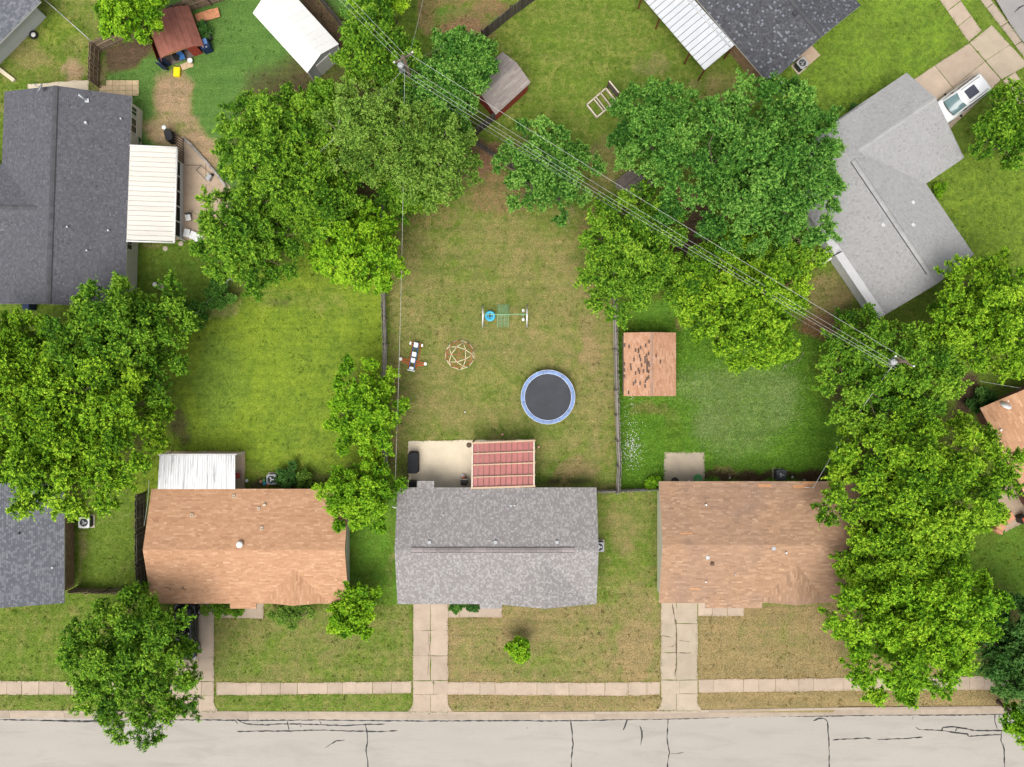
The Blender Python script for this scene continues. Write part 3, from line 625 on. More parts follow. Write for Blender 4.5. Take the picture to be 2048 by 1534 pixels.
def shingle_rect(rng, o, e, u, width, slope, course, wmin, wmax, mode):
    """rows of shingles on a rectangle: o lower corner, e along the eave, u up the slope"""
    nrm = np.cross(e, u); nrm = nrm if nrm[2] > 0 else -nrm
    V = []; T = []
    nr = int(math.ceil(slope / course))
    for r in range(nr):
        t0 = r * course; t1 = min(t0 + course + .015, slope)
        x = -rng.random() * wmax; band = rng.random()
        while x < width:
            w = wmin + (wmax - wmin) * rng.random(); a, b = max(x, 0), min(x + w - .006, width); x += w
            if b - a < .02: continue
            if mode == 'arch': tn = (.28 + .20 * rng.random()) if rng.random() < .5 else (.62 + .30 * rng.random())
            elif mode == 'streak': tn = np.clip(.46 + .16 * rng.standard_normal(), 0, 1) * .9 + .10 * band
            elif mode == 'even': tn = np.clip(.48 + .13 * rng.standard_normal(), 0, 1)
            elif mode == 'fleck': tn = np.clip(.4 + .2 * rng.standard_normal(), 0, .85) if rng.random() > .07 else 1.0
            else: tn = np.clip(.6 + .2 * rng.standard_normal(), .2, 1)
            lift = .012 + .008 * rng.random()
            p0 = o + e * a + u * t0 + nrm * lift; p1 = o + e * b + u * t0 + nrm * lift
            p2 = o + e * b + u * t1 + nrm * .004; p3 = o + e * a + u * t1 + nrm * .004
            q0 = o + e * a + u * t0 - u * .004; q1 = o + e * b + u * t0 - u * .004
            V += [p0, p1, p2, p3, q0, q1, p1, p0]; T += [tn, max(tn - .25, 0)]  # butt face toned darker: the course's shadow line put into its colour
    return V, T

class Gable:
    def __init__(s, O, a, L, w1, w2, ze, zr, ze1=None):
        O = (O[0] * KS, O[1] * KS); L, w1, w2 = L * KS, w1 * KS, w2 * KS; zr = ze + (zr - ze) * 1.24
        s.O = np.array((O[0], O[1], 0.0)); a = unit(a[:2]); s.a = np.array((a[0], a[1], 0)); s.b = np.array((-a[1], a[0], 0))
        s.L, s.w1, s.w2, s.ze, s.zr = L, w1, w2, ze, zr
    def P(s, l, t, z): return s.O + s.a * l + s.b * t + np.array((0, 0, z))
    def z(s, t):
        w = s.w2 if t > 0 else s.w1
        return s.ze + (s.zr - s.ze) * (1 - min(abs(t) / w, 1.3))
    def at(s, px, py):
        z = 3.2
        for _ in range(6):
            p = np.array(W(px, py, z)) - s.O; z = s.z(p[:2].dot(s.b[:2]))
        return W(px, py, z)
    def planes(s):
        return [(s.P(0, s.w2, s.ze), s.P(s.L, s.w2, s.ze), s.P(s.L, 0, s.zr), s.P(0, 0, s.zr)),
                (s.P(s.L, -s.w1, s.ze), s.P(0, -s.w1, s.ze), s.P(0, 0, s.zr), s.P(s.L, 0, s.zr))]

def extra_plane(pl, c0, c1, w):
    return (c0, c1)

def house(name, label, cat, gables, shmat, mode, course, wr, wallmat, trim='trim_white', oh=.45, seed=1, caps=True, capmat=None, extras=(), cap_len=.9, gdown=()):
    g0 = gables[0]; c = g0.P(g0.L / 2, 0, 0); root = thing(name, tuple(c), label, cat)
    rng = np.random.default_rng(seed)
    deck = MB(); V = []; T = []
    for gi, g in enumerate(gables):
        for pl in g.planes():
            n_ = np.cross(pl[1] - pl[0], pl[3] - pl[0])
            q = list(pl) if n_[2] > 0 else [pl[1], pl[0], pl[3], pl[2]]
            deck.slab(q, .13)
            o, e = q[0], unit(q[1] - q[0]); up = q[3] - q[0]; sl = np.linalg.norm(up)
            v, t = shingle_rect(rng, o, e, up / sl, np.linalg.norm(q[1] - q[0]), sl, course, wr[0], wr[1], mode); V += v; T += t
    for q in extras:
        q = [np.array(p, float) for p in q]
        if np.cross(q[1] - q[0], q[3] - q[0])[2] < 0: q = [q[1], q[0], q[3], q[2]]
        deck.slab(q, .12); up = q[3] - q[0]; sl = np.linalg.norm(up)
        v, t = shingle_rect(rng, q[0], unit(q[1] - q[0]), up / sl, np.linalg.norm(q[1] - q[0]), sl, course, wr[0], wr[1], mode); V += v; T += t
    roof = deck.build('roof', trim, root)
    ul = MB()
    for g in gables:
        for pl in g.planes():
            q = list(pl) if np.cross(pl[1] - pl[0], pl[3] - pl[0])[2] > 0 else [pl[1], pl[0], pl[3], pl[2]]
            ul.add([tuple(p + (0, 0, .003)) for p in q], [(0, 1, 2, 3)])
    ul.build('underlay', 'trim_brown' if shmat in ('sh_orange', 'sh_brown', 'sh_shed') else 'trim_dark', roof)
    V = np.array(V) - LOC[root.name]
    sh = link_mesh('shingles', np_mesh('shingles', V, 4, shmat, T), roof); sh['kind'] = 'stuff'
    if caps:
        for gi, g in enumerate(gables):
            if gi in gdown: continue
            l0, l1 = (0, g.L) if caps is True else caps
            if gi > 0: l0, l1 = 0, g.L
            th1 = (g.zr - g.ze) / g.w1; th2 = (g.zr - g.ze) / g.w2; hw = .17 if cat == 'house' else .10; up = .07 if gi == 0 and cat == 'house' else .035
            k = max(1, int((l1 - l0) / cap_len)); ln = (l1 - l0) / k
            vs = []; 
            for xx in (-ln / 2 + .004, ln / 2 - .004):
                vs += [(xx, -hw, -hw * th1 - .03), (xx, -hw, -hw * th1 + .01), (xx, 0, .012), (xx, hw, -hw * th2 + .01), (xx, hw, -hw * th2 - .03)]
            me = bpy.data.meshes.new('ridge_cap'); me.from_pydata(vs, [], [(1, 6, 7, 2), (2, 7, 8, 3), (0, 5, 6, 1), (3, 8, 9, 4), (0, 1, 2, 3, 4), (9, 8, 7, 6, 5)]); me.materials.append(M[capmat] if isinstance(capmat, str) else capmat); me.update()
            rz = math.atan2(g.a[1], g.a[0])
            if gi == 0 and cat == 'house': MB().loft([[g.P(l, t, g.zr + up - .035 - abs(t) * (th1 if t < 0 else th2) + dz) for t, dz in ((-hw - .05, -.03), (-hw - .05, .0), (0, 0), (hw + .05, .0), (hw + .05, -.03))] for l in (l0 + .01, l1 - .01)], False).build('ridge_vent', 'trim_dark', roof)
            for i in range(k):
                p = g.P(l0 + ln * (i + .5), 0, g.zr + up) - LOC[root.name]; link_mesh('ridge_cap', me, roof, tuple(p), rz)
    wall = MB()
    for gi, g in enumerate(gables):
        i = oh; t1, t2 = -g.w1 + i, g.w2 - i; e = .15
        l0, l1 = oh, g.L - oh
        prof = [(t1, -.1), (t2, -.1), (t2, g.z(t2) - e), (0, g.zr - e), (t1, g.z(t1) - e)]
        if gi > 0: prof = [(t1 + .02, -.1), (t2 - .02, -.1), (t2 - .02, g.z(t2) - e), (0, g.zr - e), (t1 + .02, g.z(t1) - e)]
        r0 = [g.P(l0, t, z) for t, z in prof]; r1 = [g.P(l1, t, z) for t, z in prof]
        wall.loft([r0, r1], False)
    wl_ = wall.build('wall', wallmat, root)
    return root, roof, wl_

def window(root, p, ang, w, h, z, frame='trim_white', name='window'):
    """p: plan point on the wall face, ang: outward direction"""
    p = np.array(p) * KS
    d = np.array((math.cos(ang), math.sin(ang))); t = np.array((-d[1], d[0]))
    fr = MB()
    for s in (-1, 1):
        fr.box((p[0] + t[0] * s * (w / 2 - .03) + d[0] * .02, p[1] + t[1] * s * (w / 2 - .03) + d[1] * .02, z), (.08, .06, h), ang)
        fr.box((p[0] + d[0] * .02, p[1] + d[1] * .02, z + s * (h / 2 - .03)), (.078, w - .12, .06), ang)
    fr.box((p[0] + d[0] * .02, p[1] + d[1] * .02, z), (.07, .04, h - .12), ang)
    f = fr.build(name, frame, root)
    MB().box((p[0] + d[0] * .012, p[1] + d[1] * .012, z), (.05, w - .1, h - .1), ang).build('pane', 'glass_dark', f)
    return f
def door(root, p, ang, w=.95, h=2.05, mat='door_paint'):
    p = np.array(p) * KS
    d = np.array((math.cos(ang), math.sin(ang))); t = np.array((-d[1], d[0]))
    o = MB().box((p[0] + d[0] * .02, p[1] + d[1] * .02, h / 2 + .05), (.08, w, h), ang).build('door', mat, root)
    q = p + d * .09 + t * (w / 2 - .09); MB().ball((q[0], q[1], 1.02), .035, 8).build('handle', 'steel', o); return o
def garage_door(root, p, ang, w=2.6, h=2.1):
    p = np.array(p) * KS
    d = np.array((math.cos(ang), math.sin(ang))); o = MB().box((p[0] + d[0] * .02, p[1] + d[1] * .02, h / 2 + .03), (.06, w, h), ang).build('garage_door', 'trim_white', root)
    for k in range(4): MB().box((p[0] + d[0] * .06, p[1] + d[1] * .06, .30 + k * .52), (.03, w - .1, .46), ang).build('door_panel', 'trim_white', o)

def vent_pipe(roof, g, px, py, r=.05, h=.3, mat='steel', boot=True):
    p = np.array(g.at(px, py)); mb = MB().cyl((p[0], p[1], p[2] - .05), r, h + .05, 10); 
    o = mb.build('vent_pipe', mat, roof)
    return o
def box_vent(roof, g, px, py, s=.28, h=.12, mat='ac_grey', name='box_vent'):
    p = np.array(g.at(px, py)); return MB().rbox((p[0], p[1], p[2] + h / 2 - .02), (s, s * .9, h + .06), math.atan2(g.a[1], g.a[0]), .03).build(name, mat, roof)
def flashing(roof, g, px, py, w=.22, h=.26, mat='stone'):
    p = np.array(g.at(px, py)); MB().rbox((p[0], p[1], p[2] + .03), (w, h, .10), math.atan2(g.a[1], g.a[0]), .02).build('vent_flashing', mat, roof)
    MB().cyl((p[0], p[1] - .06, p[2]), .05, .22, 8).build('vent_pipe', mat, roof)

XY = lambda px, py, z=0: np.array(W(px, py, z)[:2])
# --- H1 grey house in the middle
g1 = Gable((-8.735, -12.38), (1, 0), 15.18, 4.44, 4.44, 2.6, 3.85)
gx = Gable((2.47, -16.84), (0, 1), 3.6, 3.60, 3.60, 2.6, 3.62)
ex = [(W(960, 1217, 2.50), W(1004, 1217, 2.50), W(1004, 1204, 2.64), W(960, 1204, 2.64)), (W(868, 962, 2.50), W(834, 962, 2.50), W(834, 979, 2.64), W(868, 979, 2.64))]
h1, r1, w1 = house('house', 'grey shingled ranch house with ridge vent behind the patio in the middle', 'house', [g1, gx], 'sh_grey', 'arch', .143, (.08, .17), 'siding_grey', 'trim_white', seed=3, caps=(1.2, 13.5), capmat=pmat('cap_grey', (.33, .29, .28), .9, .15, 6, .15, 40, rnd=.35), extras=ex, gdown=(1,))
for px in (859, 991, 1114): box_vent(r1, g1, px, 1084)
box_vent(r1, g1, 1022, 1011, .2, .10); vent_pipe(r1, g1, 1029, 1010); vent_pipe(r1, g1, 886, 1030, .06, .12, 'ac_grey'); vent_pipe(r1, g1, 1032, 1056, .06, .1, 'ac_grey'); vent_pipe(r1, g1, 965, 990, .07, .08, 'ac_grey')
garage_door(h1, np.array((-6.2, -16.37)), -math.pi / 2); door(h1, np.array((-2.0, -16.37)), -math.pi / 2); window(h1, np.array((2.5, -16.40)), -math.pi / 2, 1.8, 1.2, 1.5)
window(h1, np.array((-3.3, -8.39)), math.pi / 2, 1.0, 1.0, 1.6); door(h1, np.array((-5.4, -8.39)), math.pi / 2, 1.8, 2.05, 'glass_dark'); window(h1, np.array((4, -8.39)), math.pi / 2, 1.2, 1.0, 1.6)
mast = MB().tube([(*W(799, 1000)[:2], 2.7), (*W(799, 1000)[:2], 3.8)], .03, 6); mast.tube([(*W(799, 1000)[:2], 3.78), (W(799, 1000)[0] + .22, W(799, 1000)[1] - .05, 3.82), (W(799, 1000)[0] + .3, W(799, 1000)[1] - .05, 3.72)], .03, 6); mast.build('service_mast', 'white_plastic', r1)

# --- H2 orange house on the left
g2 = Gable((-27.5, -12.41), (1, 0), 15.05, 4.37, 4.37, 2.6, 3.80)
gx2 = Gable((W(590, 1200, 3.4)[0], -16.70), (0, 1), 3.0, 2.6, 2.6, 2.58, 3.38)
ex = [(W(460, 1217, 2.50), W(513, 1217, 2.50), W(513, 1203, 2.64), W(460, 1203, 2.64))]
h2, r2_, w2_ = house('house', 'orange shingled ranch house left of the middle grey one', 'house', [g2, gx2], 'sh_orange', 'streak', .135, (.20, .55), 'siding_cream', 'trim_brown', seed=5, capmat=pmat('cap_orange', (.44, .23, .125), .9, .15, 6, .15, 40, rnd=.2), extras=ex, gdown=(0, 1))
for px, py in ((518, 1017), (384, 1030), (468, 992), (524, 1056)): flashing(r2_, g2, px, py, mat='stone')
box_vent(r2_, g2, 530, 1009, .22, .2, 'stone')
p = np.array(g2.at(481, 1088)); MB().lathe((p[0], p[1], p[2] - .05), [(.17, 0), (.17, .14), (.24, .2), (.26, .3), (.2, .4), (.05, .45)], 14).build('turbine_vent', 'white_plastic', r2_)
for (a, b) in (((330, 1174), (342, 1180)), ((362, 1177), (372, 1180)), ((364, 1174), (368, 1176))):
    A, B = np.array(g2.at(*a)), np.array(g2.at(*b)); MB().tube([A + (0, 0, .02), (A + B) / 2 + (0.02, .05, .03), B + (0, 0, .02)], .03, 4).build('fallen_twig', 'bark', r2_)
garage_door(h2, np.array((W(372, 1200)[0], -16.33)), -math.pi / 2); door(h2, np.array((-21.5, -16.33)), -math.pi / 2); window(h2, np.array((-17.3, -16.33)), -math.pi / 2, 1.6, 1.1, 1.5)
window(h2, np.array((-19.8, -8.49)), math.pi / 2, 1.1, 1.0, 1.6); window(h2, np.array((-15.6, -8.49)), math.pi / 2, 1.1, 1.0, 1.6)

# --- H3 brown-orange house on the right
g3 = Gable((11.21, -12.03), (1, 0), 16.3, 4.71, 4.56, 2.6, 3.80)
gx3 = Gable((W(1588, 1200, 3.4)[0], -16.66), (0, 1), 3.0, 2.7, 2.7, 2.58, 3.40)
ex = [(W(1410, 1216, 2.50), W(1524, 1216, 2.50), W(1524, 1202, 2.64), W(1410, 1202, 2.64))]
h3, r3_, w3_ = house('house', 'brown orange shingled house with cream gable, half under the right-hand trees', 'house', [g3, gx3], 'sh_brown', 'streak', .135, (.20, .55), 'siding_pale', 'trim_white', seed=8, oh=.32, capmat=pmat('cap_brown', (.40, .225, .145), .9, .15, 6, .15, 40, rnd=.2), extras=ex, gdown=(0, 1))
vent_pipe(r3_, g3, 1411, 1009, .07, .28, 'galv'); box_vent(r3_, g3, 1424, 1127, .26, .2, 'trim_brown'); box_vent(r3_, g3, 1415, 1115, .3, .08, 'steel'); box_vent(r3_, g3, 1547, 1097, .3, .08, 'steel'); vent_pipe(r3_, g3, 1571, 1105, .07, .22, 'galv'); vent_pipe(r3_, g3, 1411, 1163, .06, .2, 'galv'); box_vent(r3_, g3, 1470, 1148, .12, .08)
A = np.array(g3.at(1620, 974)); MB().tube([A, A + (0, 0, .7)], .03, 6).build('service_mast', 'galv', r3_)
MB().tube([A + (-.45, 0, .12), A + (0, 0, .15)], .03, 6).build('mast_bracket', 'galv', r3_)
for x0, x1, y0, y1 in ((1586, 1622, 970, 976), (1516, 1542, 968, 974), (1605, 1630, 963, 968), (1360, 1385, 1065, 1068), (1380, 1400, 1176, 1179)):
    pts = [np.array(g3.at(x, y)) + (0, 0, .026) for x, y in ((x0, y1), (x1, y1), (x1, y0), (x0, y0))]; MB().add(pts, [(0, 1, 2, 3)]).build('patched_shingles', pmat('patch_orange', (.58, .29, .14), .9, .12, 6, .15, 40) if 'patch_orange' not in M else 'patch_orange', r3_)
garage_door(h3, np.array((W(1360, 1200)[0], -16.42)), -math.pi / 2); door(h3, np.array((17.6, -16.42)), -math.pi / 2); window(h3, np.array((21.5, -16.42)), -math.pi / 2, 1.6, 1.1, 1.5); window(h3, np.array((20, -7.77)), math.pi / 2, 1.2, 1.0, 1.6); door(h3, np.array((14.6, -7.77)), math.pi / 2, 1.8, 2.05, 'glass_dark')

# --- H0 blue-grey roof at the lower left edge
g0 = Gable((-38.5, -16.75), (0, 1), 9.3, 4.33, 4.33, 2.6, 3.8)
h0, r0_, w0_ = house('house', 'blue grey shingled house cut by the left edge, lower left corner', 'house', [g0], 'sh_blue', 'arch', .15, (.12, .26), 'brick_tan', 'trim_white', seed=11, oh=.62, capmat=pmat('cap_blue', (.15, .155, .175), .9, .15, 6, .15, 40, rnd=.2))
vent_pipe(r0_, g0, 40, 1066, .06, .25, 'trim_dark'); vent_pipe(r0_, g0, 108, 1134, .05, .3, 'white_plastic')

# --- H5 slate house on the left with the screened porch
a5 = unit((-.034, -1.0)); A5 = np.array((-33.86, 22.1))
g5 = Gable(A5, a5, 16.2, 4.85, 4.85, 2.6, 4.0)
c5 = A5 + a5 * 9.0
gx5 = Gable(c5 + unit((-1, .034)) * 14.0, unit((1, -.034)), 13.9, 3.45, 3.45, 2.6, 3.6)
h5, r5_, w5_ = house('house', 'slate grey shingled house with white porch roof on the left', 'house', [g5, gx5], 'sh_slate', 'even', .143, (.10, .20), 'siding_cream', 'trim_white', seed=13, oh=.30, capmat=pmat('cap_slate', (.105, .105, .115), .9, .15, 6, .15, 40, rnd=.3), cap_len=.45)
for px, py, r in ((174, 247, .1), (244, 239, .06), (137, 455, .06), (219, 462, .07), (176, 502, .06)): vent_pipe(r5_, g5, px, py, r, .26, 'galv')
A = np.array(g5.at(173, 201)); MB().tube([A, A + (-.1, .12, .9)], .07, 8).build('flue_pipe', 'galv', r5_); MB().rbox(tuple(A + (.04, 0, .02)), (.3, .3, .06), 0, .02).build('vent_flashing', 'galv', r5_)
for py, hh, ww in ((203, 1.1, .7), (267, 1.1, 1.2), (497, 1.0, .9)):
    q = A5 + a5 * max(22.1 - XY(0, py)[1], 1.0) + np.array((4.85 - .30 / KS, 0)); window(h5, q, 0.0, ww, hh, 1.6)
door(h5, A5 + a5 * 6.5 + np.array((4.85 - .30 / KS, 0)), 0.0)

# --- H6 corner house at the top left
A6 = np.array((-35.9, 29.1)); d6 = unit((-.703, -.711)); n6 = np.array((-d6[1], d6[0])) * -1
g6 = Gable(A6 + n6 * 4.4 + d6 * 0.0, d6, 13.0, 4.4, 4.4, 2.7, 3.9)
h6, r6_, w6_ = house('house', 'dark shingled house with pale grey wall in the top left corner', 'house', [g6], 'sh_blue', 'arch', .15, (.16, .34), 'siding_grey', 'trim_white', seed=17, oh=.75, capmat='cap_blue')
g7o = np.array((23.1, 25.85)); a7 = unit((-.65, .76))
g7 = Gable(g7o, a7, 15.0, 4.6, 4.6, 2.6, 3.85)
h7, r7_, w7_ = house('house', 'charcoal flecked shingle house with metal porch at the top right', 'house', [g7], 'sh_charcoal', 'fleck', .143, (.10, .2), 'brick_tan', 'trim_white', seed=19, oh=.45, capmat=pmat('cap_char', (.09, .092, .10), .9, .15, 6, .15, 40, rnd=.2))
box_vent(r7_, g7, 1589, 27, .34, .12, 'trim_dark', 'box_vent'); window(h7, g7o + np.array((0, 0)) + unit((.76, .65)) * 2.0 + a7 * .44, math.atan2(-a7[1], -a7[0]), 1.2, 1.0, 1.6)
# --- H8 pale grey L-shaped house
a8 = unit((-.560, .828)); d8 = np.array((a8[1], -a8[0]))
g8 = Gable((31.60, 7.40), a8, 14.2, 4.37, 4.37, 2.6, 3.85)
st = np.array((31.6, 21.3)); g8b = Gable(st + d8 * 0.1, -d8, 7.0, 2.83, 5.0, 2.6, 3.62)
h8, r8_, w8_ = house('house', 'pale grey shingled L-shaped house with garage wing on the right', 'house', [g8, g8b], 'sh_pale', 'even', .143, (.10, .20), 'siding_white', 'trim_white', seed=23, oh=.45, caps=(1.0, 11.2), capmat=pmat('cap_pale', (.40, .40, .39), .9, .1, 6, .15, 40, rnd=.15))
for px, py in ((1766, 450), (1826, 405), (1826, 450)): flashing(r8_, g8, px, py, .26, .2, 'siding_white')
q = [g8.P(.05, g8.w2 + .06, g8.ze + .045), g8.P(7.4, g8.w2 + .06, g8.ze + .045), g8.P(7.4, g8.w2 - .5, g8.z(g8.w2 - .5) + .035), g8.P(.05, g8.w2 - .5, g8.z(g8.w2 - .5) + .035)]
MB().slab([tuple(x) for x in q][::-1], .03).build('eave_flashing', pmat('flash_pale', (.43, .43, .44), .5, .05, 2, .05, 25), r8_)
garage_door(h8, (st - d8 * .35 - a8 * 1.1), math.atan2(d8[1], d8[0]), 4.6)
A = np.array(W(1683, 503, 3.2)); B = np.array(W(1664, 513, 2.3)); MB().tube([A, B, (B[0] - .2, B[1] - .1, 1.0)], .05, 6).build('service_conduit', 'trim_dark', r8_)
# --- H9 orange house at the right edge
e9 = unit((.46, -.886)); n9 = np.array((-e9[1], e9[0])); c9 = np.array((35.70, -1.87))
g9 = Gable(c9 + n9 * 4.5, e9, 13.0, 4.5, 4.5, 2.6, 3.8)
h9, r9_, w9_ = house('house', 'orange shingled brick house cut by the right edge', 'house', [g9], 'sh_orange', 'streak', .15, (.30, .9), 'brick_red', 'trim_brown', seed=29, oh=.75, capmat='cap_orange')
vent_pipe(r9_, g9, 1999, 860, .08, .25, 'white_plastic')

def dish(roof_pt, az, name, label, r=.35, mat='white_plastic', tilt=.7):
    p = np.array(roof_pt); root = thing(name, tuple(p), label, 'satellite dish')
    MB().tube([p - (0, 0, .06), p + (0, 0, .45)], .025, 6).build('mast', 'steel', root)
    d = np.array((math.cos(az) * math.cos(tilt), math.sin(az) * math.cos(tilt), math.sin(tilt))); u = np.cross(d, (0, 0, 1)); u /= np.linalg.norm(u); w = np.cross(u, d)
    c = p + (0, 0, .5); rings = []
    for rr, dd in ((r, .10), (r, .085), (r * .7, .03), (r * .35, .0), (.02, -.01)): rings.append([c + d * dd + rr * (u * math.cos(t) + w * math.sin(t)) for t in np.linspace(0, 2 * math.pi, 17)[:-1]])
    MB().loft(rings).build('reflector', mat, root)
    MB().tube([c - w * r * .8, c + d * .42 - w * .1], .015, 5).build('feed_arm', 'steel', root); MB().box(tuple(c + d * .42 - w * .1), (.08, .08, .12)).build('feed_horn', mat, root)
dish(g9.at(2003, 812), math.radians(80), 'satellite_dish', 'white satellite dish on the orange roof at the right edge', .42)
dish(g5.at(90, 181), math.radians(150), 'satellite_dish', 'grey satellite dish at the top of the slate roof on the left', .36, 'ac_grey')

# --- brick walls seen from above: real brick courses on the visible faces
def brick_face(parent, p0, p1, z0, z1, nrm, mat, maxn=290):
    p0, p1 = np.array(p0, float), np.array(p1, float); L = np.linalg.norm(p1 - p0); e = (p1 - p0) / L; rz = math.atan2(e[1], e[0])
    bl, bh = .40, .20
    k = 0; me = None
    rows = int((z1 - z0) / bh); cols = int(L / bl)
    while rows * cols > maxn: bl *= 1.15; bh *= 1.1; rows = int((z1 - z0) / bh); cols = int(L / bl)
    mb = MB().box((0, 0, 0), (bl - .02, .05, bh - .02)); me = bpy.data.meshes.new('brick'); me.from_pydata(mb.v, [], mb.f); me.materials.append(M[mat]); me.update()
    for r in range(rows):
        for c in range(cols):
            x = (c + .5 + (.5 if r % 2 else 0)) * bl
            if x + bl / 2 > L: continue
            q = p0 + e * x + nrm * .012; link_mesh('brick', me, parent, (q[0] - LOC[parent.name][0], q[1] - LOC[parent.name][1], z0 + (r + .5) * bh - LOC[parent.name][2]), rz)
i = .75; b0 = c9 * KS + n9 * i + e9 * .75; brick_face(w9_, b0, b0 + e9 * 8.5, 0, 2.5, -n9, 'brick_red')
i = .62; brick_face(w0_, ((-38.5 + 4.33) * KS - .62, -16.2), ((-38.5 + 4.33) * KS - .62, -8.2), 0, 2.4, np.array((1, 0)), 'brick_tan')
q0 = g7.P(.5, g7.w2 - .45, 0)[:2]; brick_face(w7_, q0, q0 + a7 * 5.0, 0, 2.4, g7.b[:2], 'brick_tan')

# ------------------------------------------------------------------ porch roofs
# white ribbed porch roof beside the slate house
A, B, Cq, D = [np.array(W(*p)) for p in ((260, 293, 2.72), (352, 297, 2.36), (346, 483, 2.36), (253, 480, 2.72))]
po = thing('porch', tuple(W(310, 390)), 'cream ribbed metal porch roof with screens beside the slate house', 'porch')
NP = 19
for k in range(NP):
    v0, v1 = k / NP, (k + 1) / NP - .004
    a, d, b, c = A + (D - A) * v0, A + (D - A) * v1, B + (Cq - B) * v0, B + (Cq - B) * v1
    mb = MB().slab([tuple(d), tuple(c), tuple(b), tuple(a)], .03); o1, o2 = a + (d - a) * .12, b + (c - b) * .12
    mb.slab([tuple(o1 + (0, 0, .05)), tuple(o2 + (0, 0, .05)), tuple(b + (0, 0, .05)), tuple(a + (0, 0, .05))], .055); mb.build('roof_panel', 'metal_cream', po)
def gut(p, q, w=.12, nm='gutter'):
    MB().tube([p, q], w * .5, 6).build(nm, 'trim_white', po)
gut(B + (.08, .0, -.02), Cq + (.08, -.1, -.02), .16); gut(A + (0, .08, .02), B + (.08, .08, -.02), .14); gut(D + (0, -.08, .02), Cq + (.08, -.08, -.02), .14)
for k in range(6):
    q = B + (Cq - B) * (k + .4) / 6; MB().box(tuple(q + (-.06, 0, .03)), (.22, .05, .05)).build('gutter_bracket', 'trim_white', po)
x0 = W(367, 0)[0]; yN, yS = W(0, 328)[1], W(0, 478)[1]
MB().box((x0 - .06, (yN + yS) / 2, .28), (.10, yN - yS, .56)).build('half_wall', 'siding_white', po)
for k in range(5):
    h = (yN - yS) / 5; yc = yN - h * (k + .5)
    MB().box((x0 - .055, yc, 1.32), (.03, h - .12, 1.40)).build('screen', 'screen_mesh', po)
for k in range(6): MB().box((x0 - .06, yN - (yN - yS) / 5 * k, 1.3), (.08, .09, 1.9)).build('post', 'trim_white', po)
MB().tube([W(348, 470, 2.2), W(352, 472, 1.9), (x0 - .02, yS - .1, .3), (x0 + .2, yS - .15, .1)], .05, 6).build('downspout', 'trim_white', po)

# white streaked porch roof behind the orange house
pb = thing('porch', tuple(W(405, 940)), 'streaked white ribbed porch roof behind the left orange house', 'porch')
P0, P1, P2, P3 = [np.array(W(*p)) for p in ((316, 978, 2.75), (471, 978, 2.75), (471, 910, 2.40), (320, 910, 2.40))]
NP = 16
for k in range(NP):
    u0, u1 = k / NP, (k + 1) / NP - .006
    a, b = P0 + (P1 - P0) * u0, P0 + (P1 - P0) * u1; d, c = P3 + (P2 - P3) * u0, P3 + (P2 - P3) * u1
    mb = MB().slab([tuple(a), tuple(b), tuple(c), tuple(d)], .03); o1, o2 = a + (b - a) * .16, d + (c - d) * .16
    for f in (0, .42):
        s1, s2 = (b - a) * f, (c - d) * f
        mb.slab([tuple(a + s1 + (0, 0, .05)), tuple(o1 + s1 + (0, 0, .05)), tuple(o2 + s2 + (0, 0, .05)), tuple(d + s2 + (0, 0, .05))], .055)
    mb.build('roof_panel', 'metal_streak', pb)
MB().tube([P3 + (-.1, .06, -.03), P2 + (.1, .06, -.03)], .05, 6).build('gutter', 'trim_white', pb)
for px in (343, 415, 487):
    b = W(px, 905); t = 1024 + (px - 1024) * 1.0
    MB().box((b[0], b[1], 1.16), (.1, .1, 2.3)).build('post', 'trim_white', pb)

# grey metal porch at the top right
pc = thing('porch', tuple(W(1380, 60)), 'grey standing-seam metal porch roof on rust red posts, top right', 'porch')
Q0, Q1, Q2, Q3 = [np.array(W(*p)) for p in ((1469, 90, 2.55), (1409, 140, 2.35), (1275, -16, 2.35), (1331, -64, 2.55))]
NP = 17
for k in range(NP):
    u0, u1 = k / NP, (k + 1) / NP - .004
    a, b = Q0 + (Q3 - Q0) * u0, Q0 + (Q3 - Q0) * u1; d, c = Q1 + (Q2 - Q1) * u0, Q1 + (Q2 - Q1) * u1
    mb = MB().slab([tuple(a), tuple(b), tuple(c), tuple(d)], .03); o1, o2 = a + (b - a) * .14, d + (c - d) * .14
    mb.slab([tuple(a + (0, 0, .06)), tuple(o1 + (0, 0, .06)), tuple(o2 + (0, 0, .06)), tuple(d + (0, 0, .06))], .065); mb.build('roof_panel', 'galv', pc)
MB().tube([Q0 + (-.25, -.25, .04), Q3 + (-.25, -.25, .04)], .05, 6).build('ridge_flashing', 'galv', pc)
for (tx, ty), (bx, by) in (((1408, 140), (1396, 161)), ((1378, 106), (1368, 128)), ((1322, 40), (1311, 58)), ((1285, -2), (1276, 18)), ((1462, 98), (1448, 118))):
    b = W(bx, by); MB().box((b[0], b[1], 1.16), (.1, .1, 2.3)).build('post', 'rust_post', pc)

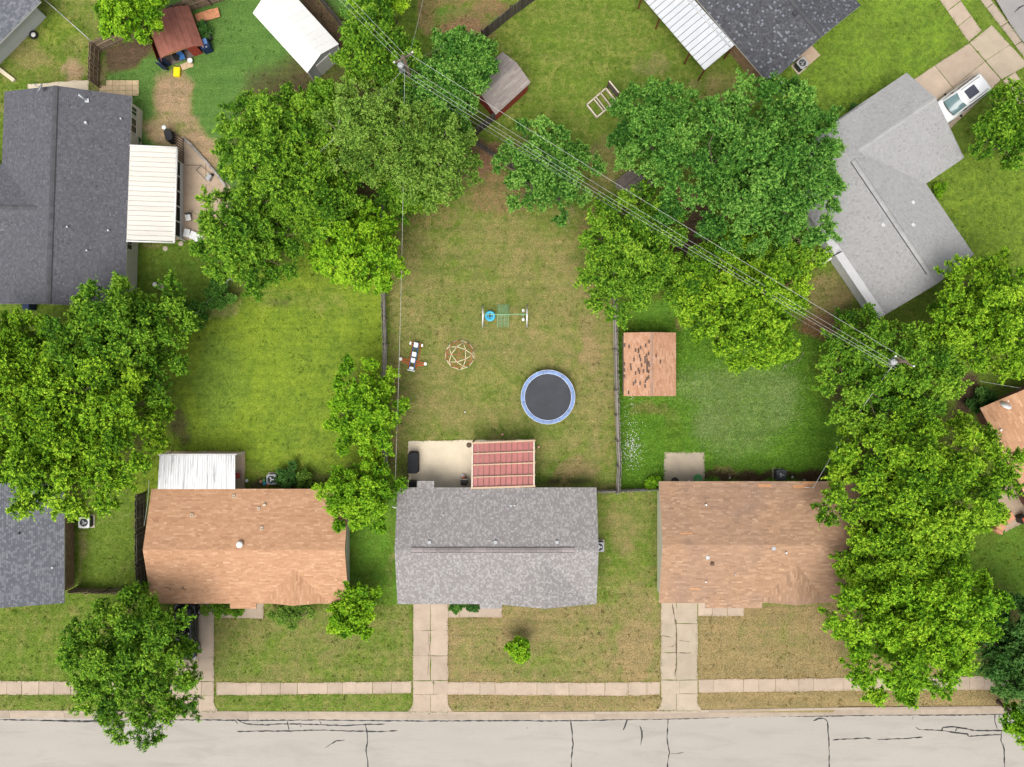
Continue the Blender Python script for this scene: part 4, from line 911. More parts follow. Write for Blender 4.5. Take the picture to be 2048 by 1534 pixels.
# red-roofed pergola behind the middle house
pg = thing('pergola', tuple(W(1007, 930)), 'wooden pergola with red corrugated roof on the middle patio', 'pergola')
zt = 2.45
def pgp(x, y, z): return np.array(W(x, y, z))
cT = [pgp(945, 886, zt), pgp(1068, 881, zt), pgp(1068, 972, zt + .25), pgp(944, 976, zt + .25)]
NP = 11
for k in range(NP):
    u0, u1 = k / NP + .004, (k + 1) / NP - .004
    a, b = cT[0] + (cT[1] - cT[0]) * u0, cT[0] + (cT[1] - cT[0]) * u1; d, c = cT[3] + (cT[2] - cT[3]) * u0, cT[3] + (cT[2] - cT[3]) * u1
    dn = np.array((0, 0, -.10)); mb = MB().slab([tuple(d + dn), tuple(c + dn), tuple(b + dn), tuple(a + dn)], .02)
    mb.slab([tuple(d + dn + (0, 0, .04)), tuple(d + (c - d) * .07 + dn + (0, 0, .04)), tuple(a + (b - a) * .07 + dn + (0, 0, .04)), tuple(a + dn + (0, 0, .04))], .045); mb.build('roof_panel', 'red_panel', pg)
def beam(p, q, w=.11, h=.12, nm='beam', mat='lumber', par=None):
    p, q = np.array(p, float), np.array(q, float); d = q - p; L = np.linalg.norm(d[:2]); a = math.atan2(d[1], d[0]); c = (p + q) / 2
    return MB().box(tuple(c), (L, w, h), a, math.atan2(d[2], L)).build(nm, mat, par)
for f in (0.0, .24, .49, .76, 1.0):
    p = cT[0] + (cT[3] - cT[0]) * f; q = cT[1] + (cT[2] - cT[1]) * f
    e = unit(q - p) * .1; beam(p - e, q + e, .085 if f not in (0., 1.) else .13, .13, 'beam', 'lumber', pg)
for p, q in ((cT[0], cT[3]), (cT[1], cT[2])): beam(p + (0, 0, -.0), q, .10, .11, 'rafter', 'lumber_pale', pg)
for p in (cT[0], cT[1], cT[0] * .5 + cT[1] * .5): MB().box((p[0], p[1] - .02, (p[2] - .07) / 2), (.12, .12, p[2] - .07)).build('post', 'lumber', pg)

# ------------------------------------------------------------------ sheds
def shed_gable(name, label, g, shmat, mode, wallmat, trim, seed, oh=.15, course=.14, wr=(.2, .35)):
    return house(name, label, 'shed', [g], shmat, mode, course, wr, wallmat, trim, oh=oh, seed=seed, caps=True, capmat={'sh_shed': 'cap_shed', 'sh_weather': 'cap_weather'}[shmat])
pmat('cap_shed', (.46, .29, .21), .9, .15, 6, .15, 40, rnd=.2); pmat('cap_weather', (.30, .27, .25), .9, .15, 6, .15, 40, rnd=.2)
gs = Gable((10.62, -.96), (0, 1), 4.87, 1.98, 2.03, 2.1, 2.65)
s1, sr1, sw1 = shed_gable('shed', 'shed with orange shingle roof missing dark tabs, beside the wooden fence', gs, 'sh_shed', 'shed', 'siding_cream', 'trim_brown', 31, course=.125, wr=(.26, .36))
TABS = [(1298, 683), (1291, 691), (1281, 695), (1277, 703), (1277, 700), (1271, 700), (1258, 693), (1279, 712), (1297, 707), (1249, 690), (1268, 719), (1281, 719), (1261, 730), (1262, 737), (1290, 716), (1290, 723), (1293, 711), (1294, 720), (1294, 727), (1294, 734), (1294, 741), (1297, 725), (1298, 730), (1283, 730), (1277, 739), (1279, 744), (1287, 742), (1271, 746), (1290, 772), (1291, 762), (1294, 757), (1297, 754), (1271, 763), (1267, 767), (1280, 766), (1249, 728), (1249, 740), (1249, 752), (1257, 785), (1312, 711), (1321, 723), (1297, 743)]
for i, (px, py) in enumerate(TABS):
    p = np.array(gs.at(px, py)); q = p[0] - 10.62; sl = (2.65 - 2.1) / 2.0 * (1 if q < 0 else -1)
    MB().add([(p[0] + sx * .06, p[1] + sy * .145, p[2] + .021 + sx * .06 * sl) for sx, sy in ((-1, -1), (1, -1), (1, 1), (-1, 1))], [(0, 1, 2, 3)]).build('missing_tab', pmat('felt', (.12, .080, .064), .95, .2, 5, .15, 40) if 'felt' not in M else 'felt', sr1)
g4 = Gable((.35, 24.35), (-.735, -.678), 3.66, 1.6, 1.6, 2.0, 2.75)
s4, sr4, sw4 = shed_gable('shed', 'red walled shed with weathered grey shingle roof under the trees', g4, 'sh_weather', 'streak', 'red_wall', 'trim_brown', 37, course=.16, wr=(.3, .9))
# white metal shed
sw = thing('shed', tuple(W(600, 80)), 'long white metal shed with grey gable end at the top left', 'shed')
gw = Gable((-14.48, 24.9), (-.673, .74), 6.2, 1.64, 1.64, 2.3, 2.95)
for pi, pl in enumerate(gw.planes()):
    q = list(pl) if np.cross(pl[1] - pl[0], pl[3] - pl[0])[2] > 0 else [pl[1], pl[0], pl[3], pl[2]]
    for k in range(10):
        u0, u1 = k / 10, (k + 1) / 10; a, b = q[0] + (q[1] - q[0]) * u0, q[0] + (q[1] - q[0]) * u1; d, c = q[3] + (q[2] - q[3]) * u0, q[3] + (q[2] - q[3]) * u1
        mb = MB().slab([tuple(a), tuple(b), tuple(c), tuple(d)], .03); s_ = (b - a) * .1; mb.slab([tuple(a + (0, 0, .03)), tuple(a + s_ + (0, 0, .03)), tuple(d + s_ + (0, 0, .03)), tuple(d + (0, 0, .03))], .03); mb.build('roof_panel', 'metal_white', sw)
prof = [(-1.5, 0), (1.5, 0), (1.5, 2.28), (0, 2.86), (-1.5, 2.28)]
MB().loft([[gw.P(.12, t, z) for t, z in prof], [gw.P(6.08, t, z) for t, z in prof]], False).build('wall', 'siding_grey', sw)
for t in (-1.52, 1.52): p = gw.P(.1, t, 1.12); MB().box(tuple(p), (.1, .1, 2.24), math.atan2(gw.a[1], gw.a[0])).build('corner_post', 'trim_white', sw)
p = gw.P(.09, 0, 1.0); MB().box(tuple(p), (.05, 1.5, 1.95), math.atan2(gw.a[1], gw.a[0])).build('door', 'trim_white', sw)
# red gambrel barn shed
sb_ = thing('shed', tuple(W(365, 80)), 'red gambrel-roofed barn shed with open doors, upper left yard', 'shed')
a3 = unit((-.345, .94)); gb = Gable((-25.95, 25.70), a3, 3.15, 1.9, 1.9, 1.7, 2.9)
pr = [(-2.05, 1.30), (-1.42, 1.85), (0, 2.18), (1.25, 1.85), (1.48, 1.35)]
pr = [(-t, z) for t, z in pr[::-1]]
for j in range(4):
    (t0, z0), (t1, z1) = pr[j], pr[j + 1]
    nb = 3 if j in (1, 2) else 2
    for k in range(nb):
        f0, f1 = k / nb, (k + 1) / nb - .01
        ta, za, tb, zb = t0 + (t1 - t0) * f0, z0 + (z1 - z0) * f0, t0 + (t1 - t0) * f1, z0 + (z1 - z0) * f1
        lift = (0, 0, .012 * (k % 2))
        MB().slab([tuple(gb.P(-.15, -tb, zb) + lift), tuple(gb.P(-.15, -ta, za) + lift), tuple(gb.P(3.2, -ta, za) + lift), tuple(gb.P(3.2, -tb, zb) + lift)], .05).build('roof_panel', 'red_roof', sb_)
iw = [(-1.52, 0), (1.75, 0), (1.75, 1.40), (1.35, 1.78), (0, 2.10), (-1.25, 1.78), (-1.52, 1.36)]
wl2 = MB(); r0 = [gb.P(.05, t, z) for t, z in iw]; r1b = [gb.P(3.05, t, z) for t, z in iw]; n = len(iw)
wl2.add(r0 + r1b, [(n + 1, n + 2, 2, 1), (0, 6, n + 6, n), tuple(range(n, 2 * n))]); wl2.build('wall', 'red_wall', sb_)
MB().slab([tuple(gb.P(.0, -1.55, .08)), tuple(gb.P(.0, 1.55, .08)), tuple(gb.P(3.0, 1.55, .08)), tuple(gb.P(3.0, -1.55, .08))][::-1], .06).build('floor', 'plank_roof', sb_)
MB().loft([[gb.P(.0, t, z) for t, z in ((-1.25, 1.58), (1.25, 1.58), (1.2, 1.76), (0, 2.06), (-1.2, 1.76))], [gb.P(.06, t, z) for t, z in ((-1.25, 1.58), (1.25, 1.58), (1.2, 1.76), (0, 2.06), (-1.2, 1.76))]], False).build('gable_board', 'copper_sheet', sb_)
ra = math.atan2(a3[1], a3[0])
for k in range(2): p = gb.P(-.02 - .0 * k, -1.15 + .0, .95) ; 
for k in range(3): MB().box(tuple(gb.P(.0, -1.40 + k * .25, .78)), (.05, .24, 1.5), ra).build('door_board', 'red_wall', sb_)
pn = gb.P(-.05, 1.60, .78); MB().box(tuple(pn + gb.a * -.18 + gb.b * .12), (.5, .05, 1.4), ra + 1.0).build('open_door', 'navy', sb_)
MB().box(tuple(gb.P(.0, 1.40, .78)), (.05, .5, 1.5), ra).build('door_board', 'navy', sb_)
# small plank-roofed hutch under the right-hand tree
hu = thing('hutch', tuple(W(1268, 365)), 'small hutch with weathered plank roof half under a tree', 'hutch')
ph = [np.array(W(*p)) for p in ((1228, 364, 1.5), (1262, 337, 1.7), (1312, 366, 1.7), (1276, 394, 1.5))]
for k in range(9):
    u0, u1 = k / 9 + .006, (k + 1) / 9 - .006; a, b = ph[0] + (ph[3] - ph[0]) * u0, ph[0] + (ph[3] - ph[0]) * u1; d, c = ph[1] + (ph[2] - ph[1]) * u0, ph[1] + (ph[2] - ph[1]) * u1
    MB().slab([tuple(a), tuple(b), tuple(c), tuple(d)], .03).build('roof_plank', 'plank_roof', hu)
cen = sum(ph) / 4; MB().prism([tuple(cen[:2] + (q[:2] - cen[:2]) * .85) for q in ph], -.02, 1.44).build('wall', 'picket_grey', hu)

# ------------------------------------------------------------------ fences
PK = {}
def picket_mesh(mat, h, w=.135):
    k = (mat, h, w)
    if k not in PK:
        hw = w / 2; t = .011
        prof = [(-hw, 0), (hw, 0), (hw, h - .05), (hw - .03, h), (-hw + .03, h), (-hw, h - .05)]
        vs = [(x, -t, z) for x, z in prof] + [(x, t, z) for x, z in prof]; n = 6
        me = bpy.data.meshes.new('picket'); me.from_pydata(vs, [], [tuple(range(n)), tuple(range(2 * n - 1, n - 1, -1))] + [((i + 1) % n, i, n + i, n + (i + 1) % n) for i in range(n)]); me.materials.append(M[mat]); me.update(); PK[k] = me
    return PK[k]
def wood_fence(label, pts_px, mat='picket', h=1.8, side=1, rails=(.35, 1.0, 1.6), lean=0.0, post_every=2.4):
    pts = [XY(*p) for p in pts_px]; root = thing('fence', (*pts[0], 0), label, 'fence'); rp = LOC[root.name]
    pos = 0.0; acc = 0
    tot = sum(np.linalg.norm(b - a) for a, b in zip(pts[:-1], pts[1:])); step = max(.146, tot / 290)
    nextp = 0.0
    for a, b in zip(pts[:-1], pts[1:]):
        L = np.linalg.norm(b - a); e = (b - a) / L; nrm = np.array((-e[1], e[0])) * side; rz = math.atan2(e[1], e[0])
        for z in rails:
            c = (a + b) / 2 + nrm * .045; MB().box((c[0], c[1], z * h / 1.8), (L, .045, .09), rz).build('rail', mat, root)
        x = nextp
        while x < L:
            q = a + e * x; o = link_mesh('picket', picket_mesh(mat, h, step - .011), root, (q[0] - rp[0], q[1] - rp[1], R.uniform(-.04, .03)), rz)
            o.rotation_euler = (R.uniform(-.025, .025) + lean, R.uniform(-.012, .012), rz + R.uniform(-.03, .03)); x += step
        nextp = x - L
        k = max(1, int(round(L / post_every)))
        for i in range(k + 1):
            q = a + e * (L * i / k) + nrm * .11; MB().box((q[0], q[1], h * .5), (.085, .085, h * 1.02), rz).build('post', mat, root)
    return root
wood_fence('long weathered wooden fence left of the central lawn', [(772, 420), (771, 590), (774, 690), (772, 770), (774, 880), (777, 978)], 'picket_grey', side=1, lean=.05)
wood_fence('long grey wooden fence between trampoline lawn and weedy yard', [(1224, 520), (1227, 613), (1228, 700), (1230, 780), (1233, 880), (1235, 930), (1232, 982)], 'picket_grey', side=-1, lean=-.05)
wood_fence('short grey fence joining the grey house to the brown one', [(1186, 981), (1232, 980), (1318, 976)], 'picket_grey', 1.5, side=1)
wood_fence('dark fence corner beside the red walled shed', [(991, 239), (952, 271)], 'picket_dark', side=-1)
wood_fence('dark fence with rails at the top of the central lawn', [(938, 281), (994, 319), (1060, 360), (1120, 405)], 'picket_dark', side=-1)
wood_fence('dark fence with white top rail at the top middle', [(966, 80), (1023, 34), (1090, -14), (1150, -60)], 'picket_dark', side=1)
wood_fence('black wooden fence behind the white metal shed', [(624, -20), (660, 26), (700, 74)], 'picket_dark', side=1)
wood_fence('brown wooden fence with rails behind the red barn shed', [(202, 102), (252, 79), (330, 44), (376, 24), (470, -6), (560, -40)], 'picket', side=-1)
wood_fence('brown wooden fence running down to the slate house', [(201, 104), (199, 140), (198, 176)], 'picket', side=1)
wood_fence('dark wooden fence left of the left orange house', [(291, 985), (290, 1060), (291, 1120), (293, 1178)], 'picket_dark', side=1)
wood_fence('low wooden fence behind the big street tree, lower left', [(156, 1176), (220, 1178), (292, 1176)], 'picket', 1.6, side=1)

def chain_fence(label, pts_px, h=1.2, mat='galv', mesh=True):
    pts = [XY(*p) for p in pts_px]; root = thing('chain_link_fence', (*pts[0], 0), label, 'fence')
    for a, b in zip(pts[:-1], pts[1:]):
        MB().tube([(*a, h), (*b, h)], .024, 6).build('top_rail', mat, root); L = np.linalg.norm(b - a); k = max(1, int(L / 2.6))
        for i in range(k + 1): q = a + (b - a) * i / k; MB().tube([(*q, -.02), (*q, h + .06)], .03, 6).build('post', mat, root)
        mb = MB(); e = (b - a) / L; m = int(L / .16)
        for i in range(m):
            for s in (-1, 1):
                x0 = i * .16; x1 = x0 + s * h * .8
                if 0 <= x1 <= L: mb.tube([(*(a + e * x0), .03), (*(a + e * x1), h)], .005, 3, False)
        w = mb.build('wire_mesh', mat, root); w['kind'] = 'stuff'
    return root
chain_fence('chain link fence in the top left corner', [(88, -2), (132, 36), (190, 88)])
chain_fence('chain link fence overgrown by green vines, left lawn', [(470, 562), (420, 614), (366, 672), (340, 700)], 1.3)
lf = thing('fence', tuple(W(362, 305)), 'brown slatted gate panel by the screened porch', 'fence')
for k in range(10):
    f = k / 9; a = XY(368, 280) * (1 - f) + XY(369, 326) * f
    MB().box((a[0] - .03, a[1], .85), (.06, .05, 1.7)).build('slat', 'trim_brown', lf)
for z in (.3, 1.5): a, b = XY(368, 280), XY(369, 326); MB().box(((a[0] + b[0]) / 2 + .03, (a[1] + b[1]) / 2, z), (.04, abs(a[1] - b[1]) + .1, .09)).build('rail', 'trim_brown', lf)
lg = thing('log_edging', tuple(W(410, 325)), 'row of weathered timbers edging the patio near the porch', 'edging')
pts = [(366, 276), (384, 291), (402, 312), (420, 332), (438, 354), (452, 374)]
for a, b in zip(pts[:-1], pts[1:]): MB().tube([W(a[0], a[1], .12), W(b[0], b[1], .12)], .13, 7).build('timber', 'picket_grey', lg)

# ------------------------------------------------------------------ play equipment
def rotp(c, rz):
    cs, sn = math.cos(rz), math.sin(rz)
    return lambda x, y, z: (c[0] + x * cs - y * sn, c[1] + x * sn + y * cs, c[2] + z)
# trampoline
tc = W(1096, 794, .9); tr = thing('trampoline', (tc[0], tc[1], 0), 'round trampoline with blue and white pad on the central lawn', 'trampoline')
n = 48; ro, ri = 2.10, 1.80
MB().tube([(tc[0] + 1.98 * math.cos(2 * math.pi * i / n), tc[1] + 1.98 * math.sin(2 * math.pi * i / n), .84) for i in range(n + 1)], .03, 6, False).build('frame', 'steel', tr)
mb = MB(); vs = [(tc[0], tc[1], .80)]; 
for rr in (.9, 1.87):
    for i in range(n): vs.append((tc[0] + rr * math.cos(2 * math.pi * i / n), tc[1] + rr * math.sin(2 * math.pi * i / n), .80 + .06 * (rr / 1.87) ** 2))
fs = [(0, 1 + i, 1 + (i + 1) % n) for i in range(n)] + [(1 + i, 1 + n + i, 1 + n + (i + 1) % n, 1 + (i + 1) % n) for i in range(n)]
mb.add(vs, fs, True); mb.build('jumping_mat', 'mat_black', tr)
for k in range(8):
    a0, a1 = 2 * math.pi * k / 8 + .2, 2 * math.pi * (k + 1) / 8 + .19; m_ = 8; ring = []
    for (rr, z) in ((1.84, .88), (1.87, .92), (2.05, .925), (2.14, .90), (2.15, .85)):
        ring.append([(tc[0] + (rr + (.02 * math.sin(7 * t + k) if rr < 1.9 else .0)) * math.cos(t), tc[1] + (rr + (.02 * math.sin(7 * t + k) if rr < 1.9 else 0)) * math.sin(t), z) for t in np.linspace(a0, a1, m_)])
    vs = [p for r_ in ring for p in r_]; fs = [(i * m_ + j, (i + 1) * m_ + j, (i + 1) * m_ + j + 1, i * m_ + j + 1) for i in range(4) for j in range(m_ - 1)]
    pad = MB().add(vs, fs, True).build('pad_panel', 'pale_blue', tr)
    for rr in (1.845, 2.13):
        MB().tube([(tc[0] + rr * math.cos(t), tc[1] + rr * math.sin(t), .918) for t in np.linspace(a0, a1, m_)], .015, 5).build('pad_piping', 'pad_white', pad)
for k in range(4):
    a0 = math.pi / 4 + k * math.pi / 2; d = .28
    p = [(tc[0] + 1.98 * math.cos(a0 + s * d), tc[1] + 1.98 * math.sin(a0 + s * d), z) for s, z in ((-1, .82), (-1, .02), (1, .02), (1, .82))]
    MB().tube(p, .025, 6).build('leg', 'steel', tr)
# geodesic dome climber
dc = W(919, 709, .6); dm = thing('climbing_dome', (dc[0], dc[1], 0), 'red and cream geodesic climbing dome on the central lawn', 'climbing dome')
phi = (1 + 5 ** .5) / 2; ico = [unit(v) for v in [(-1, phi, 0), (1, phi, 0), (-1, -phi, 0), (1, -phi, 0), (0, -1, phi), (0, 1, phi), (0, -1, -phi), (0, 1, -phi), (phi, 0, -1), (phi, 0, 1), (-phi, 0, -1), (-phi, 0, 1)]]
topv = ico[5]; zz = topv; xx = unit(np.cross((0, 1, 0.3), zz)); yy = np.cross(zz, xx); ico = [np.array((v.dot(xx), v.dot(yy), v.dot(zz))) for v in ico]
edges = [(i, j) for i in range(12) for j in range(i + 1, 12) if np.linalg.norm(ico[i] - ico[j]) < 1.1]
tri = [(i, j, k) for i in range(12) for j in range(i + 1, 12) for k in range(j + 1, 12) if (i, j) in edges and (j, k) in edges and (i, k) in edges]
sub = set(); key = lambda v: tuple(np.round(v, 4))
for i, j, k in tri:
    mij, mjk, mik = unit(ico[i] + ico[j]), unit(ico[j] + ico[k]), unit(ico[i] + ico[k])
    for a, b, kd in ((ico[i], mij, 0), (ico[j], mij, 0), (ico[j], mjk, 0), (ico[k], mjk, 0), (ico[i], mik, 0), (ico[k], mik, 0), (mij, mjk, 1), (mjk, mik, 1), (mij, mik, 1)):
        if a[2] > -.02 and b[2] > -.02: sub.add((min(key(a), key(b)), max(key(a), key(b)), kd))
rd = math.radians(0); turn = math.atan2(*[max([p for p in [key(unit(ico[i] + ico[j])) for i, j in edges] if .8 < p[2] < .9], key=lambda p: p[0])[q] for q in (1, 0)])
def dp(v): 
    c, s = math.cos(math.pi - turn), math.sin(math.pi - turn); return np.array((dc[0] + 1.19 * (v[0] * c - v[1] * s), dc[1] + 1.19 * (v[0] * s + v[1] * c), .03 + 1.12 * max(v[2], 0)))
ks = set()
for a, b, kd in sorted(sub):
    A, B = dp(a), dp(b); MB().tube([A, B], .027 if kd else .017, 6).build('bar', 'play_cream' if kd else 'play_red', dm); ks.add(a); ks.add(b)
for k in sorted(ks): MB().ball(tuple(dp(k)), .04, 8).build('joint', 'blue_frame', dm)
# airplane seesaw
pc_ = W(828, 712, .5); ap = thing('airplane_teeter', (pc_[0], pc_[1], 0), 'red white and blue airplane shaped teeter near the left fence', 'playset')
F = rotp((pc_[0], pc_[1], 0), math.radians(-101))       # local +x runs to the nose (down in the picture)
for s in (-1, 1): MB().tube([F(-1.1, s * .19, .55), F(1.1, s * .19, .55)], .035, 6).build('side_rail', 'blue_frame', ap)
for x in (-1.1, -.55, 0, .55, 1.1): MB().tube([F(x, -.19, .55), F(x, .19, .55)], .03, 6).build('cross_bar', 'blue_frame', ap)
for x, l in ((-.88, .36), (-.12, .36), (.36, .36), (.98, .22)): MB().rbox(F(x, 0, .60), (l, .34, .10), math.radians(-101), .06).build('seat', 'white_plastic', ap)
for x in (-.88, -.12, .36): MB().rbox(F(x - .17, 0, .74), (.06, .3, .24), math.radians(-101), .02).build('seat_back', 'white_plastic', ap)
MB().rbox(F(1.18, 0, .58), (.07, .62, .06), math.radians(-101), .03).build('propeller', 'white_plastic', ap)
for s in (-1, 1):
    for dx in (-.05, .14, .32): MB().tube([F(.42 + dx, s * .2, .5), F(.42 + dx * .5, s * .92, .46)], .028, 5).build('wing_bar', 'play_red', ap)
    MB().rbox(F(.44, s * 1.0, .47), (.26, .24, .08), math.radians(-101), .1, 4).build('wing_tip', 'white_plastic', ap)
    for dx in (-.1, .1): MB().tube([F(-.95 + dx, s * .2, .5), F(-.95 + dx, s * .42, .5)], .026, 5).build('tail_bar', 'play_red', ap)
    MB().rbox(F(-.95, s * .47, .5), (.24, .14, .07), math.radians(-101), .06, 4).build('tail_tip', 'white_plastic', ap)
    MB().tube([F(-.9, s * .34, .02), F(1.0, s * .34, .02)], .03, 6).build('ground_rail', 'play_red', ap)
    for x in (-.7, .8): MB().tube([F(x, s * .34, .02), F(x, s * .2, .55)], .02, 6).build('leg', 'play_red', ap)
# swing set
sx0, sx1, sy = W(965, 632, 1.0)[0], W(1055, 632, 1.0)[0], W(1000, 632, 1.0)[1]
sg = thing('swing_set', ((sx0 + sx1) / 2, sy, 0), 'green and white metal swing set with blue disc swing', 'swing set')
hb = 1.85; yb = W(0, 629, hb)[1]; x0b, x1b = W(966, 0, hb)[0], W(1054, 0, hb)[0]
MB().tube([(x0b, yb, hb), (x1b, yb + .02, hb)], .035, 8).build('top_beam', 'play_green', sg)
for xb, xg in ((x0b, W(965, 0)[0]), (x1b, W(1054, 0)[0])):
    for s, py in ((1, 609), (-1, 655)): MB().tube([(xb, yb, hb), (xg, W(0, py)[1], .0)], .06, 6).build('leg', 'white_plastic', sg)
c = W(980, 632, .4)
MB().lathe((c[0], c[1], .36), [(.12, .0), (.40, .0), (.42, .04), (.40, .08), (.30, .09), (.27, .05), (.12, .05)], 24).build('disc_swing', 'cyan_plastic', sg)
for k in range(4): a = math.pi / 4 + k * math.pi / 2; MB().box((c[0] + .17 * math.cos(k * math.pi / 2), c[1] + .17 * math.sin(k * math.pi / 2), .425), (.06, .17, .02), k * math.pi / 2).build('disc_slot', 'mat_black', sg)
MB().lathe((c[0], c[1], .42), [(.10, 0), (.10, .02), (.03, .03)], 14).build('disc_hub', 'mat_black', sg)
for s in (-1, 1): MB().tube([(c[0] + s * .35, c[1], .42), (c[0] + s * .1, yb, hb)], .010, 4).build('rope', 'wire_white', sg)
xl, xr = W(995, 0, .8)[0], W(1017, 0, .8)[0]
for x in (xl, xr): MB().tube([(x, W(0, 609)[1], .05), (x, yb, hb - .05)], .022, 5).build('ladder_rail', 'play_green', sg); MB().tube([(x, W(0, 654)[1], .05), (x, yb, hb - .05)], .022, 5).build('ladder_rail', 'play_green', sg)
for k in range(9):
    f = (k + .5) / 9; y0_, y1_ = W(0, 609)[1], W(0, 654)[1]
    MB().tube([(xl, y0_ + (yb - y0_) * f, .05 + (hb - .1) * f), (xr, y0_ + (yb - y0_) * f, .05 + (hb - .1) * f)], .018, 5).build('rung', 'play_green', sg)
    if k % 1 == 0: MB().tube([(xl, y1_ + (yb - y1_) * f, .05 + (hb - .1) * f), (xr, y1_ + (yb - y1_) * f, .05 + (hb - .1) * f)], .014, 5).build('net_rope', 'play_green', sg)
for k in (1, 2): x = xl + (xr - xl) * k / 3; MB().tube([(x, W(0, 654)[1], .05), (x, yb, hb - .05)], .012, 4).build('net_rope', 'play_green', sg)
for py in (621, 639):
    q = W(1046.5, py, .5); MB().rbox((q[0], q[1], .5), (.19, .24, .05), 0, .07, 4).build('glider_seat', 'white_plastic', sg); MB().tube([(q[0], q[1], .52), (q[0], yb, hb)], .010, 4).build('rope', 'wire_white', sg)
q = W(1046.5, 630, .7); MB().tube([(q[0], W(0, 621)[1], .55), (q[0], W(0, 639)[1], .55)], .02, 5).build('glider_bar', 'play_green', sg); MB().tube([(q[0] - .2, q[1], .8), (q[0] + .2, q[1], .8)], .02, 5).build('glider_handle', 'play_green', sg)

